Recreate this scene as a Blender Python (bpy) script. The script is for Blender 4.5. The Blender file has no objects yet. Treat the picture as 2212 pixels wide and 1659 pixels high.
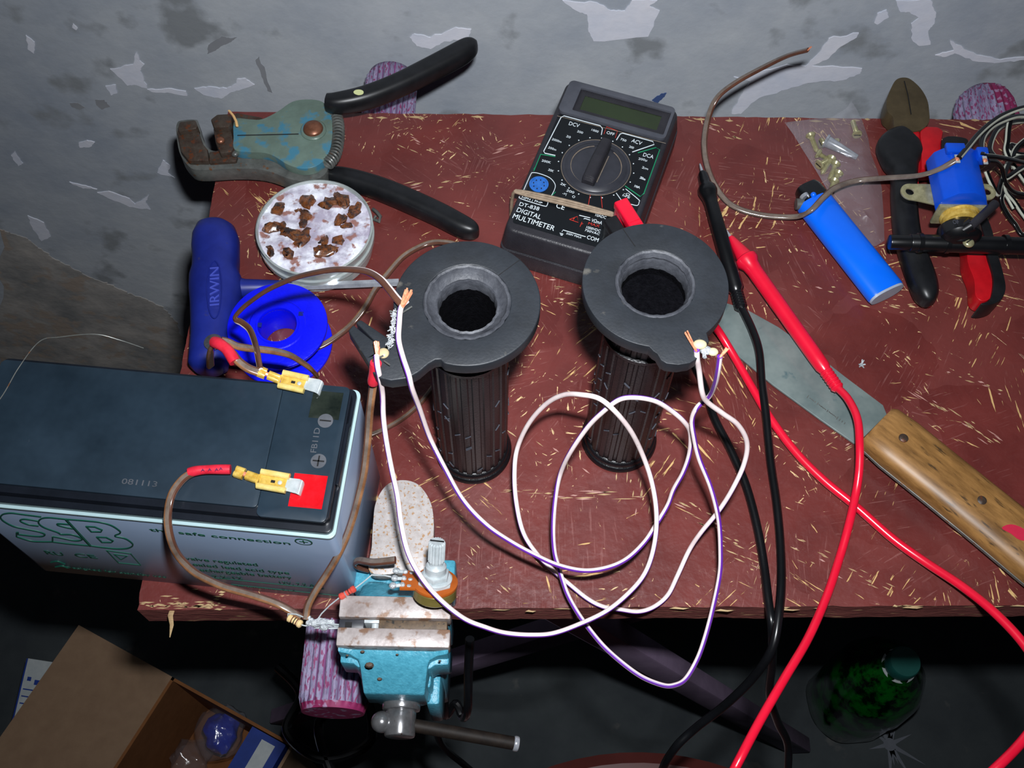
import bpy, bmesh, math, random
from mathutils import Vector, Matrix, noise
from math import sin, cos, pi, radians, atan2, sqrt
random.seed(7)
TZ = 0.75                      # height of the board above the floor; all numbers below are measured from the board's top
H = 0.4911                     # camera height over the board
FPX = 2330.0; CX = 1106.0; CY = 829.5
PITCH = radians(62.5); ROLL = atan2(120, 5689)
Fv = Vector((0, cos(PITCH), -sin(PITCH))); _U = Vector((0, sin(PITCH), cos(PITCH))); _R = Vector((1, 0, 0))
Rv = cos(ROLL)*_R + sin(ROLL)*_U; Uv = -sin(ROLL)*_R + cos(ROLL)*_U
EYE = Vector((0, 0, H))
sc = bpy.context.scene; COL = sc.collection
# ---------------------------------------------------------------- camera
cam = bpy.data.cameras.new('camera'); camo = bpy.data.objects.new('camera', cam); COL.objects.link(camo)
cam.sensor_width = 36; cam.lens = 36*FPX/2212; cam.clip_start = 0.01; cam.clip_end = 20
camo.matrix_world = Matrix.Translation(EYE + Vector((0, 0, TZ))) @ Matrix((Rv, Uv, -Fv)).transposed().to_4x4()
sc.camera = camo
# ---------------------------------------------------------------- light: the camera's flash, a very dim room
w = bpy.data.worlds.new('world'); sc.world = w; w.use_nodes = True
w.node_tree.nodes['Background'].inputs[0].default_value = (0.55, 0.65, 0.9, 1)
w.node_tree.nodes['Background'].inputs[1].default_value = 0.004
fl = bpy.data.lights.new('flash', 'AREA'); fl.shape = 'RECTANGLE'; fl.size = 0.022; fl.size_y = 0.012; fl.spread = radians(118); fl.energy = 2.15
fl.color = (0.93, 0.96, 1.0)
flo = bpy.data.objects.new('flash', fl); COL.objects.link(flo)
_fp = EYE + Uv*0.045 + Rv*0.016
_aim = Vector((0.035, 0.30, 0)) - _fp
flo.matrix_world = Matrix.Translation(_fp + Vector((0, 0, TZ))) @ _aim.to_track_quat('-Z', 'Y').to_matrix().to_4x4()
sc.view_settings.view_transform = 'Standard'; sc.view_settings.look = 'None'
sc.view_settings.exposure = 0.0; sc.view_settings.gamma = 1.0; sc.view_settings.use_curve_mapping = False

# ---------------------------------------------------------------- helpers
def ray(px, py):
    return (px-CX)/FPX*Rv - (py-CY)/FPX*Uv + Fv
def P(px, py, z=0.0):          # photo pixel -> the place's point at height z
    d = ray(px, py); return EYE + d*((z-H)/d.z)
def PY(px, py, y):             # ... on the upright plane y
    d = ray(px, py); return EYE + d*(y/d.y)
def PP(px, py, p, n):          # ... on any plane
    d = ray(px, py); return EYE + d*((Vector(p)-EYE).dot(n)/d.dot(n))
def cr(x0, y0, s, pts):        # crop coordinates to photo coordinates
    return [(x0+p[0]/s, y0+p[1]/s)+tuple(p[2:]) for p in pts]
def lin(c): c /= 255; return c/12.92 if c <= 0.04045 else ((c+0.055)/1.055)**2.4
def rgb(r, g, b): return (lin(r), lin(g), lin(b), 1)

def M(name, c1, c2=None, rough=0.5, metal=0.0, scale=60, bump=0.0, bscale=None, coat=0.0, contrast=0.5, spec=0.5, c3=None, c3t=0.68, trans=0.0, ior=1.45, stretch=None, detail=4):
    m = bpy.data.materials.new(name); m.use_nodes = True; t = m.node_tree; N = t.nodes; L = t.links
    b = N['Principled BSDF']; b.inputs['Roughness'].default_value = rough; b.inputs['Metallic'].default_value = metal
    b.inputs['Coat Weight'].default_value = coat; b.inputs['Coat Roughness'].default_value = 0.12
    b.inputs['Specular IOR Level'].default_value = spec; b.inputs['Transmission Weight'].default_value = trans; b.inputs['IOR'].default_value = ior
    tc = N.new('ShaderNodeTexCoord'); src = tc.outputs['Object']
    if stretch:
        mp = N.new('ShaderNodeMapping'); mp.inputs['Scale'].default_value = stretch; L.new(src, mp.inputs[0]); src = mp.outputs[0]
    if c2 is None: c2 = tuple(min(1, v*1.25+0.002) for v in c1[:3])+(1,)
    n = N.new('ShaderNodeTexNoise'); n.inputs['Scale'].default_value = scale; n.inputs['Detail'].default_value = detail; n.inputs['Roughness'].default_value = 0.65
    L.new(src, n.inputs['Vector'])
    r = N.new('ShaderNodeValToRGB'); e = r.color_ramp.elements
    e[0].position = 0.5-contrast*0.4; e[0].color = c1; e[1].position = 0.5+contrast*0.4; e[1].color = c2
    L.new(n.outputs['Fac'], r.inputs[0]); out = r.outputs[0]
    if c3:
        n3 = N.new('ShaderNodeTexNoise'); n3.inputs['Scale'].default_value = scale*2.3; n3.inputs['Detail'].default_value = 6; L.new(src, n3.inputs['Vector'])
        r3 = N.new('ShaderNodeValToRGB'); r3.color_ramp.elements[0].position = c3t-0.04; r3.color_ramp.elements[1].position = c3t+0.04
        r3.color_ramp.elements[0].color = (0, 0, 0, 1); r3.color_ramp.elements[1].color = (1, 1, 1, 1)
        L.new(n3.outputs['Fac'], r3.inputs[0])
        mx = N.new('ShaderNodeMix'); mx.data_type = 'RGBA'; L.new(r3.outputs[0], mx.inputs[0]); L.new(out, mx.inputs[6]); mx.inputs[7].default_value = c3; out = mx.outputs[2]
    L.new(out, b.inputs['Base Color'])
    if bump:
        bn = N.new('ShaderNodeTexNoise'); bn.inputs['Scale'].default_value = bscale or scale*4; bn.inputs['Detail'].default_value = 5; L.new(src, bn.inputs['Vector'])
        bp = N.new('ShaderNodeBump'); bp.inputs['Strength'].default_value = bump; bp.inputs['Distance'].default_value = 0.001
        L.new(bn.outputs['Fac'], bp.inputs['Height']); L.new(bp.outputs[0], b.inputs['Normal'])
    return m

class MB:
    def __init__(s): s.bm = bmesh.new(); s.mats = []
    def mi(s, m):
        if m not in s.mats: s.mats.append(m)
        return s.mats.index(m)
    def _fin(s, faces, m, bevel=0, seg=2, ang=35):
        k = s.mi(m)
        for f in faces: f.material_index = k; f.smooth = True
        if bevel:
            bmesh.ops.recalc_face_normals(s.bm, faces=faces)
            ed = set(e for f in faces for e in f.edges)
            ed = [e for e in ed if len(e.link_faces) == 2 and e.calc_face_angle(0) > radians(ang)]
            r = bmesh.ops.bevel(s.bm, geom=ed, offset=bevel, segments=seg, profile=0.5, affect='EDGES', clamp_overlap=True)
            for f in r['faces']: f.material_index = k; f.smooth = True
    def plate(s, outline, z0, z1, m, holes=(), bevel=0, seg=2, top=None, T=None):
        """outline and holes: lists of (x,y); walls between z0 and z1. top(x,y)->z for a sloping top."""
        loops = [list(outline)]+[list(h) for h in holes]; faces = []; sets = []
        for up in (0, 1):
            es = []; vs_all = []
            for lp in loops:
                vs = []
                for p in lp:
                    z = (top(p[0], p[1]) if top else z1) if up else z0
                    v = Vector((p[0], p[1], z)); vs.append(s.bm.verts.new(T @ v if T else v))
                for i in range(len(vs)): es.append(s.bm.edges.new((vs[i], vs[(i+1) % len(vs)])))
                vs_all.append(vs)
            r = bmesh.ops.triangle_fill(s.bm, use_beauty=True, use_dissolve=False, edges=es)
            faces += [g for g in r['geom'] if isinstance(g, bmesh.types.BMFace)]
            sets.append(vs_all)
        for a, b in zip(sets[0], sets[1]):
            for i in range(len(a)):
                j = (i+1) % len(a); faces.append(s.bm.faces.new((a[i], a[j], b[j], b[i])))
        bmesh.ops.recalc_face_normals(s.bm, faces=faces)
        s._fin(faces, m, bevel, seg)
    def box(s, c, size, m, R=None, bevel=0, seg=2):
        hx, hy, hz = size[0]/2, size[1]/2, size[2]/2; c = Vector(c)
        R = R.to_3x3() if R else Matrix.Identity(3)
        v = [s.bm.verts.new(c+R @ Vector((x*hx, y*hy, z*hz))) for x in (-1, 1) for y in (-1, 1) for z in (-1, 1)]
        F = [s.bm.faces.new([v[i] for i in q]) for q in ((0, 1, 3, 2), (4, 6, 7, 5), (0, 4, 5, 1), (2, 3, 7, 6), (0, 2, 6, 4), (1, 5, 7, 3))]
        s._fin(F, m, bevel, seg)
    def lathe(s, prof, m, T=None, n=32, cap=True, fn=None, mats=None):
        T = T or Matrix.Identity(4); rings = []
        for (r, z) in prof:
            if r <= 1e-7: rings.append([s.bm.verts.new(T @ Vector((0, 0, z)))])
            else:
                rg = []
                for k in range(n):
                    a = 2*pi*k/n; rr = r+(fn(a, z) if fn else 0); rg.append(s.bm.verts.new(T @ Vector((rr*cos(a), rr*sin(a), z))))
                rings.append(rg)
        F = []
        for i in range(len(rings)-1):
            a, b = rings[i], rings[i+1]; mm = s.mi(mats[i]) if mats else s.mi(m)
            for k in range(n):
                j = (k+1) % n
                if len(a) == 1 and len(b) == 1: continue
                if len(a) == 1: f = s.bm.faces.new((a[0], b[k], b[j]))
                elif len(b) == 1: f = s.bm.faces.new((a[k], a[j], b[0]))
                else: f = s.bm.faces.new((a[k], a[j], b[j], b[k]))
                f.material_index = mm; f.smooth = True; F.append(f)
        if cap:
            for rg in (rings[0], rings[-1]):
                if len(rg) > 2:
                    f = s.bm.faces.new(rg); f.material_index = s.mi(m); f.smooth = True; F.append(f)
        bmesh.ops.recalc_face_normals(s.bm, faces=F)
        return F
    def cyl(s, a, b, r0, m, r1=None, n=24, rnd=0.0):
        a = Vector(a); b = Vector(b); r1 = r0 if r1 is None else r1; L = (b-a).length
        T = Matrix.Translation(a) @ (b-a).to_track_quat('Z', 'Y').to_matrix().to_4x4()
        if rnd: prof = [(max(r0-rnd, 1e-5), 0), (r0-rnd*0.3, rnd*0.3), (r0, rnd), (r1, L-rnd), (r1-rnd*0.3, L-rnd*0.3), (max(r1-rnd, 1e-5), L)]
        else: prof = [(r0, 0), (r1, L)]
        return s.lathe(prof, m, T, n)
    def ball(s, c, r, m, sx=1, sy=1, sz=1, n=20, R=None):
        T = Matrix.Translation(Vector(c)) @ (R.to_4x4() if R else Matrix.Identity(4)) @ Matrix.Diagonal((sx, sy, sz, 1))
        k = n//2; return s.lathe([(r*sin(pi*i/k), -r*cos(pi*i/k)) for i in range(k+1)], m, T, n, cap=False)
    def sweep(s, pts, sec, mats, twist=0.0, caps=True, scale=None):
        """sec: closed list of (side, up); mats: one per side face."""
        pts = [Vector(p) for p in pts]; n = len(sec); rings = []; side = None; tw = 0
        for i, p in enumerate(pts):
            t = (pts[min(i+1, len(pts)-1)]-pts[max(i-1, 0)]).normalized()
            c = t.cross(Vector((0, 0, 1)))
            if side is None: side = c.normalized() if c.length > 0.05 else t.orthogonal().normalized()
            else:
                side = (side-t*side.dot(t)).normalized()
                if c.length > 0.3:
                    c.normalize()
                    if c.dot(side) < 0: c = -c
                    side = (side*0.8+c*0.2).normalized()
            up = side.cross(t).normalized()
            if i: tw += twist*(pts[i]-pts[i-1]).length
            cs, sn = cos(tw), sin(tw); k = scale(i/(len(pts)-1)) if scale else 1
            rings.append([s.bm.verts.new(p+k*((u*cs-v*sn)*side+(u*sn+v*cs)*up)) for (u, v) in sec])
        F = []
        for i in range(len(rings)-1):
            for k in range(n):
                j = (k+1) % n; f = s.bm.faces.new((rings[i][k], rings[i][j], rings[i+1][j], rings[i+1][k]))
                f.material_index = s.mi(mats[k % len(mats)]); f.smooth = True; F.append(f)
        if caps:
            for rg in (rings[0], rings[-1]):
                f = s.bm.faces.new(rg); f.material_index = s.mi(mats[0]); F.append(f)
        bmesh.ops.recalc_face_normals(s.bm, faces=F)
    def tube(s, pts, r, m, n=10, scale=None): s.sweep(pts, [(r*cos(2*pi*k/n), r*sin(2*pi*k/n)) for k in range(n)], [m], scale=scale)
    def loft(s, secs, m, n=24, pw=2.0, caps=True):
        """secs: (center, side half-width vector, up half-height vector)"""
        rings = []
        for c, u, v in secs:
            rg = []
            for k in range(n):
                a = 2*pi*k/n; ca, sa = cos(a), sin(a)
                rg.append(s.bm.verts.new(Vector(c)+Vector(u)*(abs(ca)**(2/pw)*(1 if ca >= 0 else -1))+Vector(v)*(abs(sa)**(2/pw)*(1 if sa >= 0 else -1))))
            rings.append(rg)
        F = []
        for i in range(len(rings)-1):
            for k in range(n):
                j = (k+1) % n; F.append(s.bm.faces.new((rings[i][k], rings[i][j], rings[i+1][j], rings[i+1][k])))
        if caps: F.append(s.bm.faces.new(rings[0])); F.append(s.bm.faces.new(rings[-1]))
        bmesh.ops.recalc_face_normals(s.bm, faces=F); s._fin(F, m)
    def text(s, txt, o, xe, h, m, up=None, normal=Vector((0, 0, 1)), depth=0.00015, width=None):
        """letters standing on plane 'normal'; o = start of the baseline, xe = its end, h = cap height"""
        o = Vector(o); xe = Vector(xe); xd = (xe-o); wd = xd.length if width is None else width; xd.normalize()
        nn = Vector(normal).normalized(); yd = nn.cross(xd).normalized() if up is None else Vector(up).normalized()
        vs, fs = glyphs(txt)
        x0 = min(v[0] for v in vs); x1 = max(v[0] for v in vs); sx = wd/max(x1-x0, 1e-6); sy = h/0.70
        vv = [s.bm.verts.new(o+xd*((v[0]-x0)*sx)+yd*(v[1]*sy)+nn*(depth if v[2] > 0 else 0)) for v in vs]
        k = s.mi(m)
        for f in fs:
            try: q = s.bm.faces.new([vv[i] for i in f]); q.material_index = k
            except ValueError: pass
_gl = {}
def glyphs(t):
    if t not in _gl:
        c = bpy.data.curves.new('t', 'FONT'); c.body = t; c.size = 1; c.extrude = 0.01; c.resolution_u = 3
        o = bpy.data.objects.new('t', c); me = bpy.data.meshes.new_from_object(o)
        _gl[t] = ([tuple(v.co) for v in me.vertices], [tuple(p.vertices) for p in me.polygons])
        bpy.data.objects.remove(o); bpy.data.meshes.remove(me); bpy.data.curves.remove(c)
    return _gl[t]

ROOTS = []; WM = {}
def tag(o, label, cat, group=None):
    o['label'] = label; o['category'] = cat
    if group: o['group'] = group
    return o
def thing(name, label, cat, T=None, group=None):
    o = bpy.data.objects.new(name, None); COL.objects.link(o); o.empty_display_size = 0.01
    T = T if isinstance(T, Matrix) else Matrix.Translation(Vector(T))
    o.matrix_world = T; WM[o.name] = T.copy(); ROOTS.append(o); tag(o, label, cat, group); return o
def obj(name, mb, parent=None, local=False, label=None, sharp=32, origin=None):
    bmesh.ops.remove_doubles(mb.bm, verts=mb.bm.verts, dist=1e-7)
    if parent is not None:
        if not local: mb.bm.transform(WM[parent.name].inverted())
    elif not local:
        if origin is None:
            zs = [v.co for v in mb.bm.verts]
            origin = Vector(((min(v.x for v in zs)+max(v.x for v in zs))/2, (min(v.y for v in zs)+max(v.y for v in zs))/2, min(v.z for v in zs)))
        mb.bm.transform(Matrix.Translation(-Vector(origin)))
    me = bpy.data.meshes.new(name); mb.bm.to_mesh(me); mb.bm.free()
    for m in mb.mats: me.materials.append(m)
    me.set_sharp_from_angle(angle=radians(sharp))
    o = bpy.data.objects.new(name, me); COL.objects.link(o)
    if parent is not None: o.parent = parent; WM[o.name] = WM[parent.name]
    else:
        if not local: o.location = origin
        WM[o.name] = Matrix.Translation(Vector(origin)) if not local else Matrix.Identity(4)
        ROOTS.append(o)
    if label: o['label'] = label
    return o
def catmull(pts, k=8):
    out = []; n = len(pts)
    for i in range(n-1):
        p0 = pts[max(i-1, 0)]; p1 = pts[i]; p2 = pts[i+1]; p3 = pts[min(i+2, n-1)]
        for j in range(k):
            t = j/k
            out.append(tuple(0.5*((2*b)+(-a+c)*t+(2*a-5*b+4*c-d)*t*t+(-a+3*b-3*c+d)*t*t*t) for a, b, c, d in zip(p0, p1, p2, p3)))
    out.append(tuple(pts[-1])); return out
def PT(pts, k=8, sm=1): return [P(*p) for p in catmull(pts, k)]
def arc(c, r, a0=0, a1=2*pi, n=48, end=False):
    return [(c[0]+r*cos(a0+(a1-a0)*i/n), c[1]+r*sin(a0+(a1-a0)*i/n)) for i in range(n+(1 if end else 0))]
def pix(pts, z): return [(P(*p, z).x, P(*p, z).y) for p in pts]
def closed(pts, k=5):   # smooth closed outline
    n = len(pts); out = []
    for i in range(n):
        p0, p1, p2, p3 = pts[i-1], pts[i], pts[(i+1) % n], pts[(i+2) % n]
        for j in range(k):
            t = j/k; out.append(tuple(0.5*((2*b)+(-a+c)*t+(2*a-5*b+4*c-d)*t*t+(-a+3*b-3*c+d)*t*t*t) for a, b, c, d in zip(p0, p1, p2, p3)))
    return out
def frame(o, x, z=Vector((0, 0, 1))):
    x = Vector(x).normalized(); z = Vector(z).normalized(); y = z.cross(x).normalized(); z = x.cross(y)
    return Matrix.Translation(Vector(o)) @ Matrix((x, y, z)).transposed().to_4x4()

# ---------------------------------------------------------------- materials
K = dict(
 rubber=M('black rubber', rgb(27, 30, 34), rgb(38, 42, 48), rough=0.5, scale=60, bump=0.10, bscale=900, c3=rgb(78, 76, 72), c3t=0.72),
 rubber2=M('ribbed rubber', rgb(9, 9, 12), rgb(17, 17, 21), rough=0.34, scale=120, bump=0.2, bscale=1200),
 liner=M('dusty liner', rgb(44, 46, 52), rgb(72, 74, 80), rough=0.55, scale=180, bump=0.25, bscale=700),
 hole=M('hole felt', rgb(2, 2, 4), rgb(12, 12, 16), rough=0.95, spec=0.05, scale=500, bump=1.0, bscale=1500),
 bplast=M('black plastic', rgb(24, 36, 46), rgb(38, 52, 64), rough=0.33, scale=30, c3=rgb(70, 80, 88), c3t=0.78),  # the lid's bluish sheen and its blotches are put into this colour
 bplast2=M('black plastic rim', rgb(16, 20, 26), rgb(24, 28, 36), rough=0.25, scale=60),
 case=M('grey plastic case', rgb(136, 154, 180), rgb(146, 164, 190), rough=0.35, scale=15),
 green=M('green print', rgb(16, 72, 58), rgb(18, 78, 62), rough=0.5),
 greymark=M('raised lettering', rgb(62, 66, 72), rgb(86, 88, 94), rough=0.5),
 redw=M('red sealing resin', rgb(180, 14, 22), rgb(215, 26, 36), rough=0.15, bump=0.4, bscale=120, scale=160, coat=0.5),
 blkw=M('black sealing resin', rgb(18, 24, 22), rgb(40, 46, 40), rough=0.15, scale=90, coat=0.5, c3=rgb(100, 100, 70), c3t=0.75),
 tin=M('tinned metal', rgb(165, 175, 178), rgb(200, 206, 208), rough=0.35, metal=0.2, scale=200),
 brass=M('brass', rgb(190, 150, 50), rgb(238, 205, 110), rough=0.25, metal=0.3, scale=300),
 brassb=M('polished brass roll', rgb(225, 195, 100), rgb(245, 225, 150), rough=0.2, metal=0.3, scale=300),
 shrink=M('red heat shrink', rgb(190, 28, 48), rgb(215, 45, 65), rough=0.38, scale=200),
 copper=M('copper strands', rgb(200, 110, 80), rgb(245, 170, 130), rough=0.35, metal=0.3, scale=900),
 brownw=M('brown speaker wire', rgb(72, 44, 34), rgb(98, 64, 50), rough=0.18, scale=80, coat=0.6),
 goldw=M('copper seen through clear wire', rgb(96, 62, 40), rgb(146, 104, 72), rough=0.18, scale=120, coat=0.6),
 clearw=M('clear insulation', rgb(88, 76, 68), rgb(126, 112, 102), rough=0.2, scale=120, coat=0.6),
 white=M('white wire insulation', rgb(225, 205, 205), rgb(240, 225, 222), rough=0.35, scale=120, c3=rgb(150, 135, 130), c3t=0.74),
 purple=M('purple wire stripe', rgb(95, 40, 150), rgb(110, 50, 165), rough=0.35),
 black=M('black cable', rgb(10, 11, 13), rgb(16, 17, 20), rough=0.3, coat=0.3),
 red=M('red cable', rgb(215, 18, 48), rgb(225, 24, 54), rough=0.3, coat=0.3),
 chrome=M('bright steel', rgb(160, 164, 172), rgb(200, 203, 210), rough=0.16, metal=0.55, scale=200),
 chromed=M('dulled chrome', rgb(112, 112, 114), rgb(150, 150, 152), rough=0.22, metal=0.75, scale=200, c3=rgb(90, 70, 60), c3t=0.72),
 steel=M('worn steel', rgb(78, 80, 78), rgb(112, 114, 110), rough=0.38, metal=0.3, scale=120, c3=rgb(110, 75, 50), c3t=0.66),
 rust=M('rusty steel', rgb(54, 38, 30), rgb(78, 70, 62), rough=0.42, metal=0.2, scale=130, bump=0.3, c3=rgb(92, 52, 32), c3t=0.6),
 copperrivet=M('copper rivet', rgb(100, 62, 45), rgb(140, 92, 70), rough=0.35, metal=0.5, scale=200),
 teal=M('worn teal paint', rgb(92, 108, 98), rgb(108, 128, 118), rough=0.38, scale=45, contrast=0.4, metal=0.1, bump=0.3, c3=rgb(66, 122, 145), c3t=0.565),
 vice=M('blue hammered paint', rgb(58, 130, 152), rgb(78, 156, 178), rough=0.35, scale=420, bump=0.3, bscale=900, c3=rgb(96, 78, 60), c3t=0.80),
 jaw=M('rusty jaw steel', rgb(136, 124, 120), rgb(178, 170, 168), rough=0.45, scale=75, metal=0.15, bump=0.2, contrast=0.35, c3=rgb(124, 96, 78), c3t=0.59),
 anvil=M('rust speckled anvil', rgb(158, 150, 146), rgb(182, 176, 174), rough=0.45, scale=330, metal=0.1, c3=rgb(158, 122, 86), c3t=0.60),
 bluehandle=M('dark blue plastic', rgb(18, 30, 108), rgb(26, 40, 128), rough=0.42, scale=60, c3=rgb(52, 52, 88), c3t=0.72),
 bluespool=M('bright blue plastic', rgb(4, 12, 215), rgb(8, 18, 235), rough=0.35, scale=90, bump=0.15, bscale=600),
 lighter=M('blue lighter plastic', rgb(6, 100, 235), rgb(8, 108, 245), rough=0.3, scale=20, coat=0.3),
 coil=M('blue coil plastic', rgb(10, 70, 190), rgb(14, 80, 210), rough=0.3, scale=60),
 dgrey=M('meter housing', rgb(34, 33, 38), rgb(46, 45, 50), rough=0.4, scale=60, bump=0.2, bscale=1500, c3=rgb(90, 88, 82), c3t=0.8),
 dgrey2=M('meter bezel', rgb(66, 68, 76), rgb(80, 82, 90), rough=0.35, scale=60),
 dialm=M('dial plastic', rgb(40, 41, 47), rgb(54, 55, 62), rough=0.35, scale=60),
 panel=M('meter panel', rgb(8, 12, 16), rgb(12, 16, 20), rough=0.35),
 lcd=M('lcd glass', rgb(30, 42, 16), rgb(36, 50, 20), rough=0.12, coat=0.5),
 wprint=M('white print', rgb(205, 215, 220), rough=0.5), rprint=M('red print', rgb(175, 45, 35), rough=0.5), gprint=M('green line', rgb(20, 125, 85), rough=0.5),
 dust=M('dusty edge', rgb(130, 116, 102), rgb(96, 88, 80), rough=0.7, scale=300),
 bluesock=M('blue socket', rgb(30, 90, 170), rgb(50, 110, 190), rough=0.4, scale=300),
 band=M('rubber band', rgb(120, 102, 84), rgb(160, 140, 118), rough=0.6, scale=300),
 grip=M('black handle grip', rgb(16, 17, 19), rgb(26, 27, 30), rough=0.38, scale=120),
 gripred=M('red handle inlay', rgb(165, 14, 24), rgb(190, 20, 30), rough=0.35, scale=120),
 wood=M('worn wood handle', rgb(104, 72, 36), rgb(158, 116, 66), rough=0.42, scale=40, contrast=0.4, stretch=(1, 5, 5), c3=rgb(70, 52, 32), c3t=0.66, detail=8),
 blade=M('knife blade', rgb(96, 110, 110), rgb(132, 143, 140), rough=0.28, metal=0.2, scale=40, c3=rgb(62, 92, 100), c3t=0.68),
 solder=M('solder', rgb(160, 165, 170), rgb(210, 215, 218), rough=0.22, metal=0.35, scale=500, bump=0.6),
 phen=M('brown phenolic', rgb(150, 72, 22), rgb(172, 88, 30), rough=0.35, scale=100),
 resr=M('red resistor', rgb(185, 62, 52), rgb(210, 90, 75), rough=0.3), resb=M('beige resistor', rgb(215, 185, 130), rgb(230, 200, 150), rough=0.3),
 chip=M('chipped spot', rgb(70, 56, 46), rgb(96, 78, 62), rough=0.7, scale=300),
 glass=M('cloudy tub wall', rgb(150, 160, 158), rgb(185, 192, 190), rough=0.2, scale=60, coat=0.6, metal=0.2),
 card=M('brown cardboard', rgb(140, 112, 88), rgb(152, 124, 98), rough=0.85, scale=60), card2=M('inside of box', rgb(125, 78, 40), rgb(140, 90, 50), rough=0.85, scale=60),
 bluecard=M('blue carton print', rgb(22, 52, 130), rgb(28, 60, 150), rough=0.6), wcard=M('white carton', rgb(180, 188, 190), rgb(200, 205, 205), rough=0.6, scale=90),
 bagblue=M('blue plastic lump', rgb(18, 40, 165), rgb(40, 70, 200), rough=0.15, scale=90, bump=1.0, bscale=200, coat=0.8),
 legp=M('mauve painted leg', rgb(134, 114, 140), rgb(150, 130, 156), rough=0.6, scale=60),
 maroon=M('dark maroon seat', rgb(75, 35, 32), rgb(90, 42, 38), rough=0.4, scale=20),
 gold=M('yellow passivated steel', rgb(150, 146, 110), rgb(196, 190, 150), rough=0.25, metal=0.5, scale=300),
 glaze=M('bottle glass', rgb(1, 16, 4), rgb(3, 84, 18), rough=0.06, coat=1.0, scale=50, contrast=0.16, bump=1.0, bscale=60),  # brighter green blotches paint the bottle's glints into its colour
 splash=M('grey splash', rgb(100, 104, 112), rough=0.8),
 capm=M('bottle cap', rgb(26, 84, 78), rgb(34, 96, 88), rough=0.4),
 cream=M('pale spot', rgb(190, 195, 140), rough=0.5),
 dkline=M('dark line', rgb(10, 10, 12), rough=0.8),
)
def bar_mat():
    m = M('pink and white paint', rgb(108, 100, 130), rgb(158, 148, 178), rough=0.6, scale=320, stretch=(1, 0.35, 1), c3=rgb(126, 52, 96), c3t=0.56, bump=0.5); return m
K['bar'] = bar_mat()
K['groove'] = M('groove paint', rgb(120, 60, 110), rgb(90, 80, 110), rough=0.7, scale=90, stretch=(1, 0.2, 1))
K['barend'] = M('crimson paint', rgb(120, 24, 68), rgb(140, 42, 92), rough=0.6, scale=120, c3=rgb(150, 120, 150), c3t=0.60)
def flux_mat():
    m = M('flux paste', rgb(168, 160, 178), rgb(236, 238, 248), rough=0.3, scale=75, contrast=0.3, c3=rgb(146, 104, 96), c3t=0.60, bump=0.9, bscale=260, coat=0.6); return m
K['flux'] = flux_mat()
K['amber'] = M('amber rosin', rgb(34, 18, 11), rgb(124, 68, 24), rough=0.12, scale=260, coat=1.0, bump=0.8, contrast=0.3)

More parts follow.
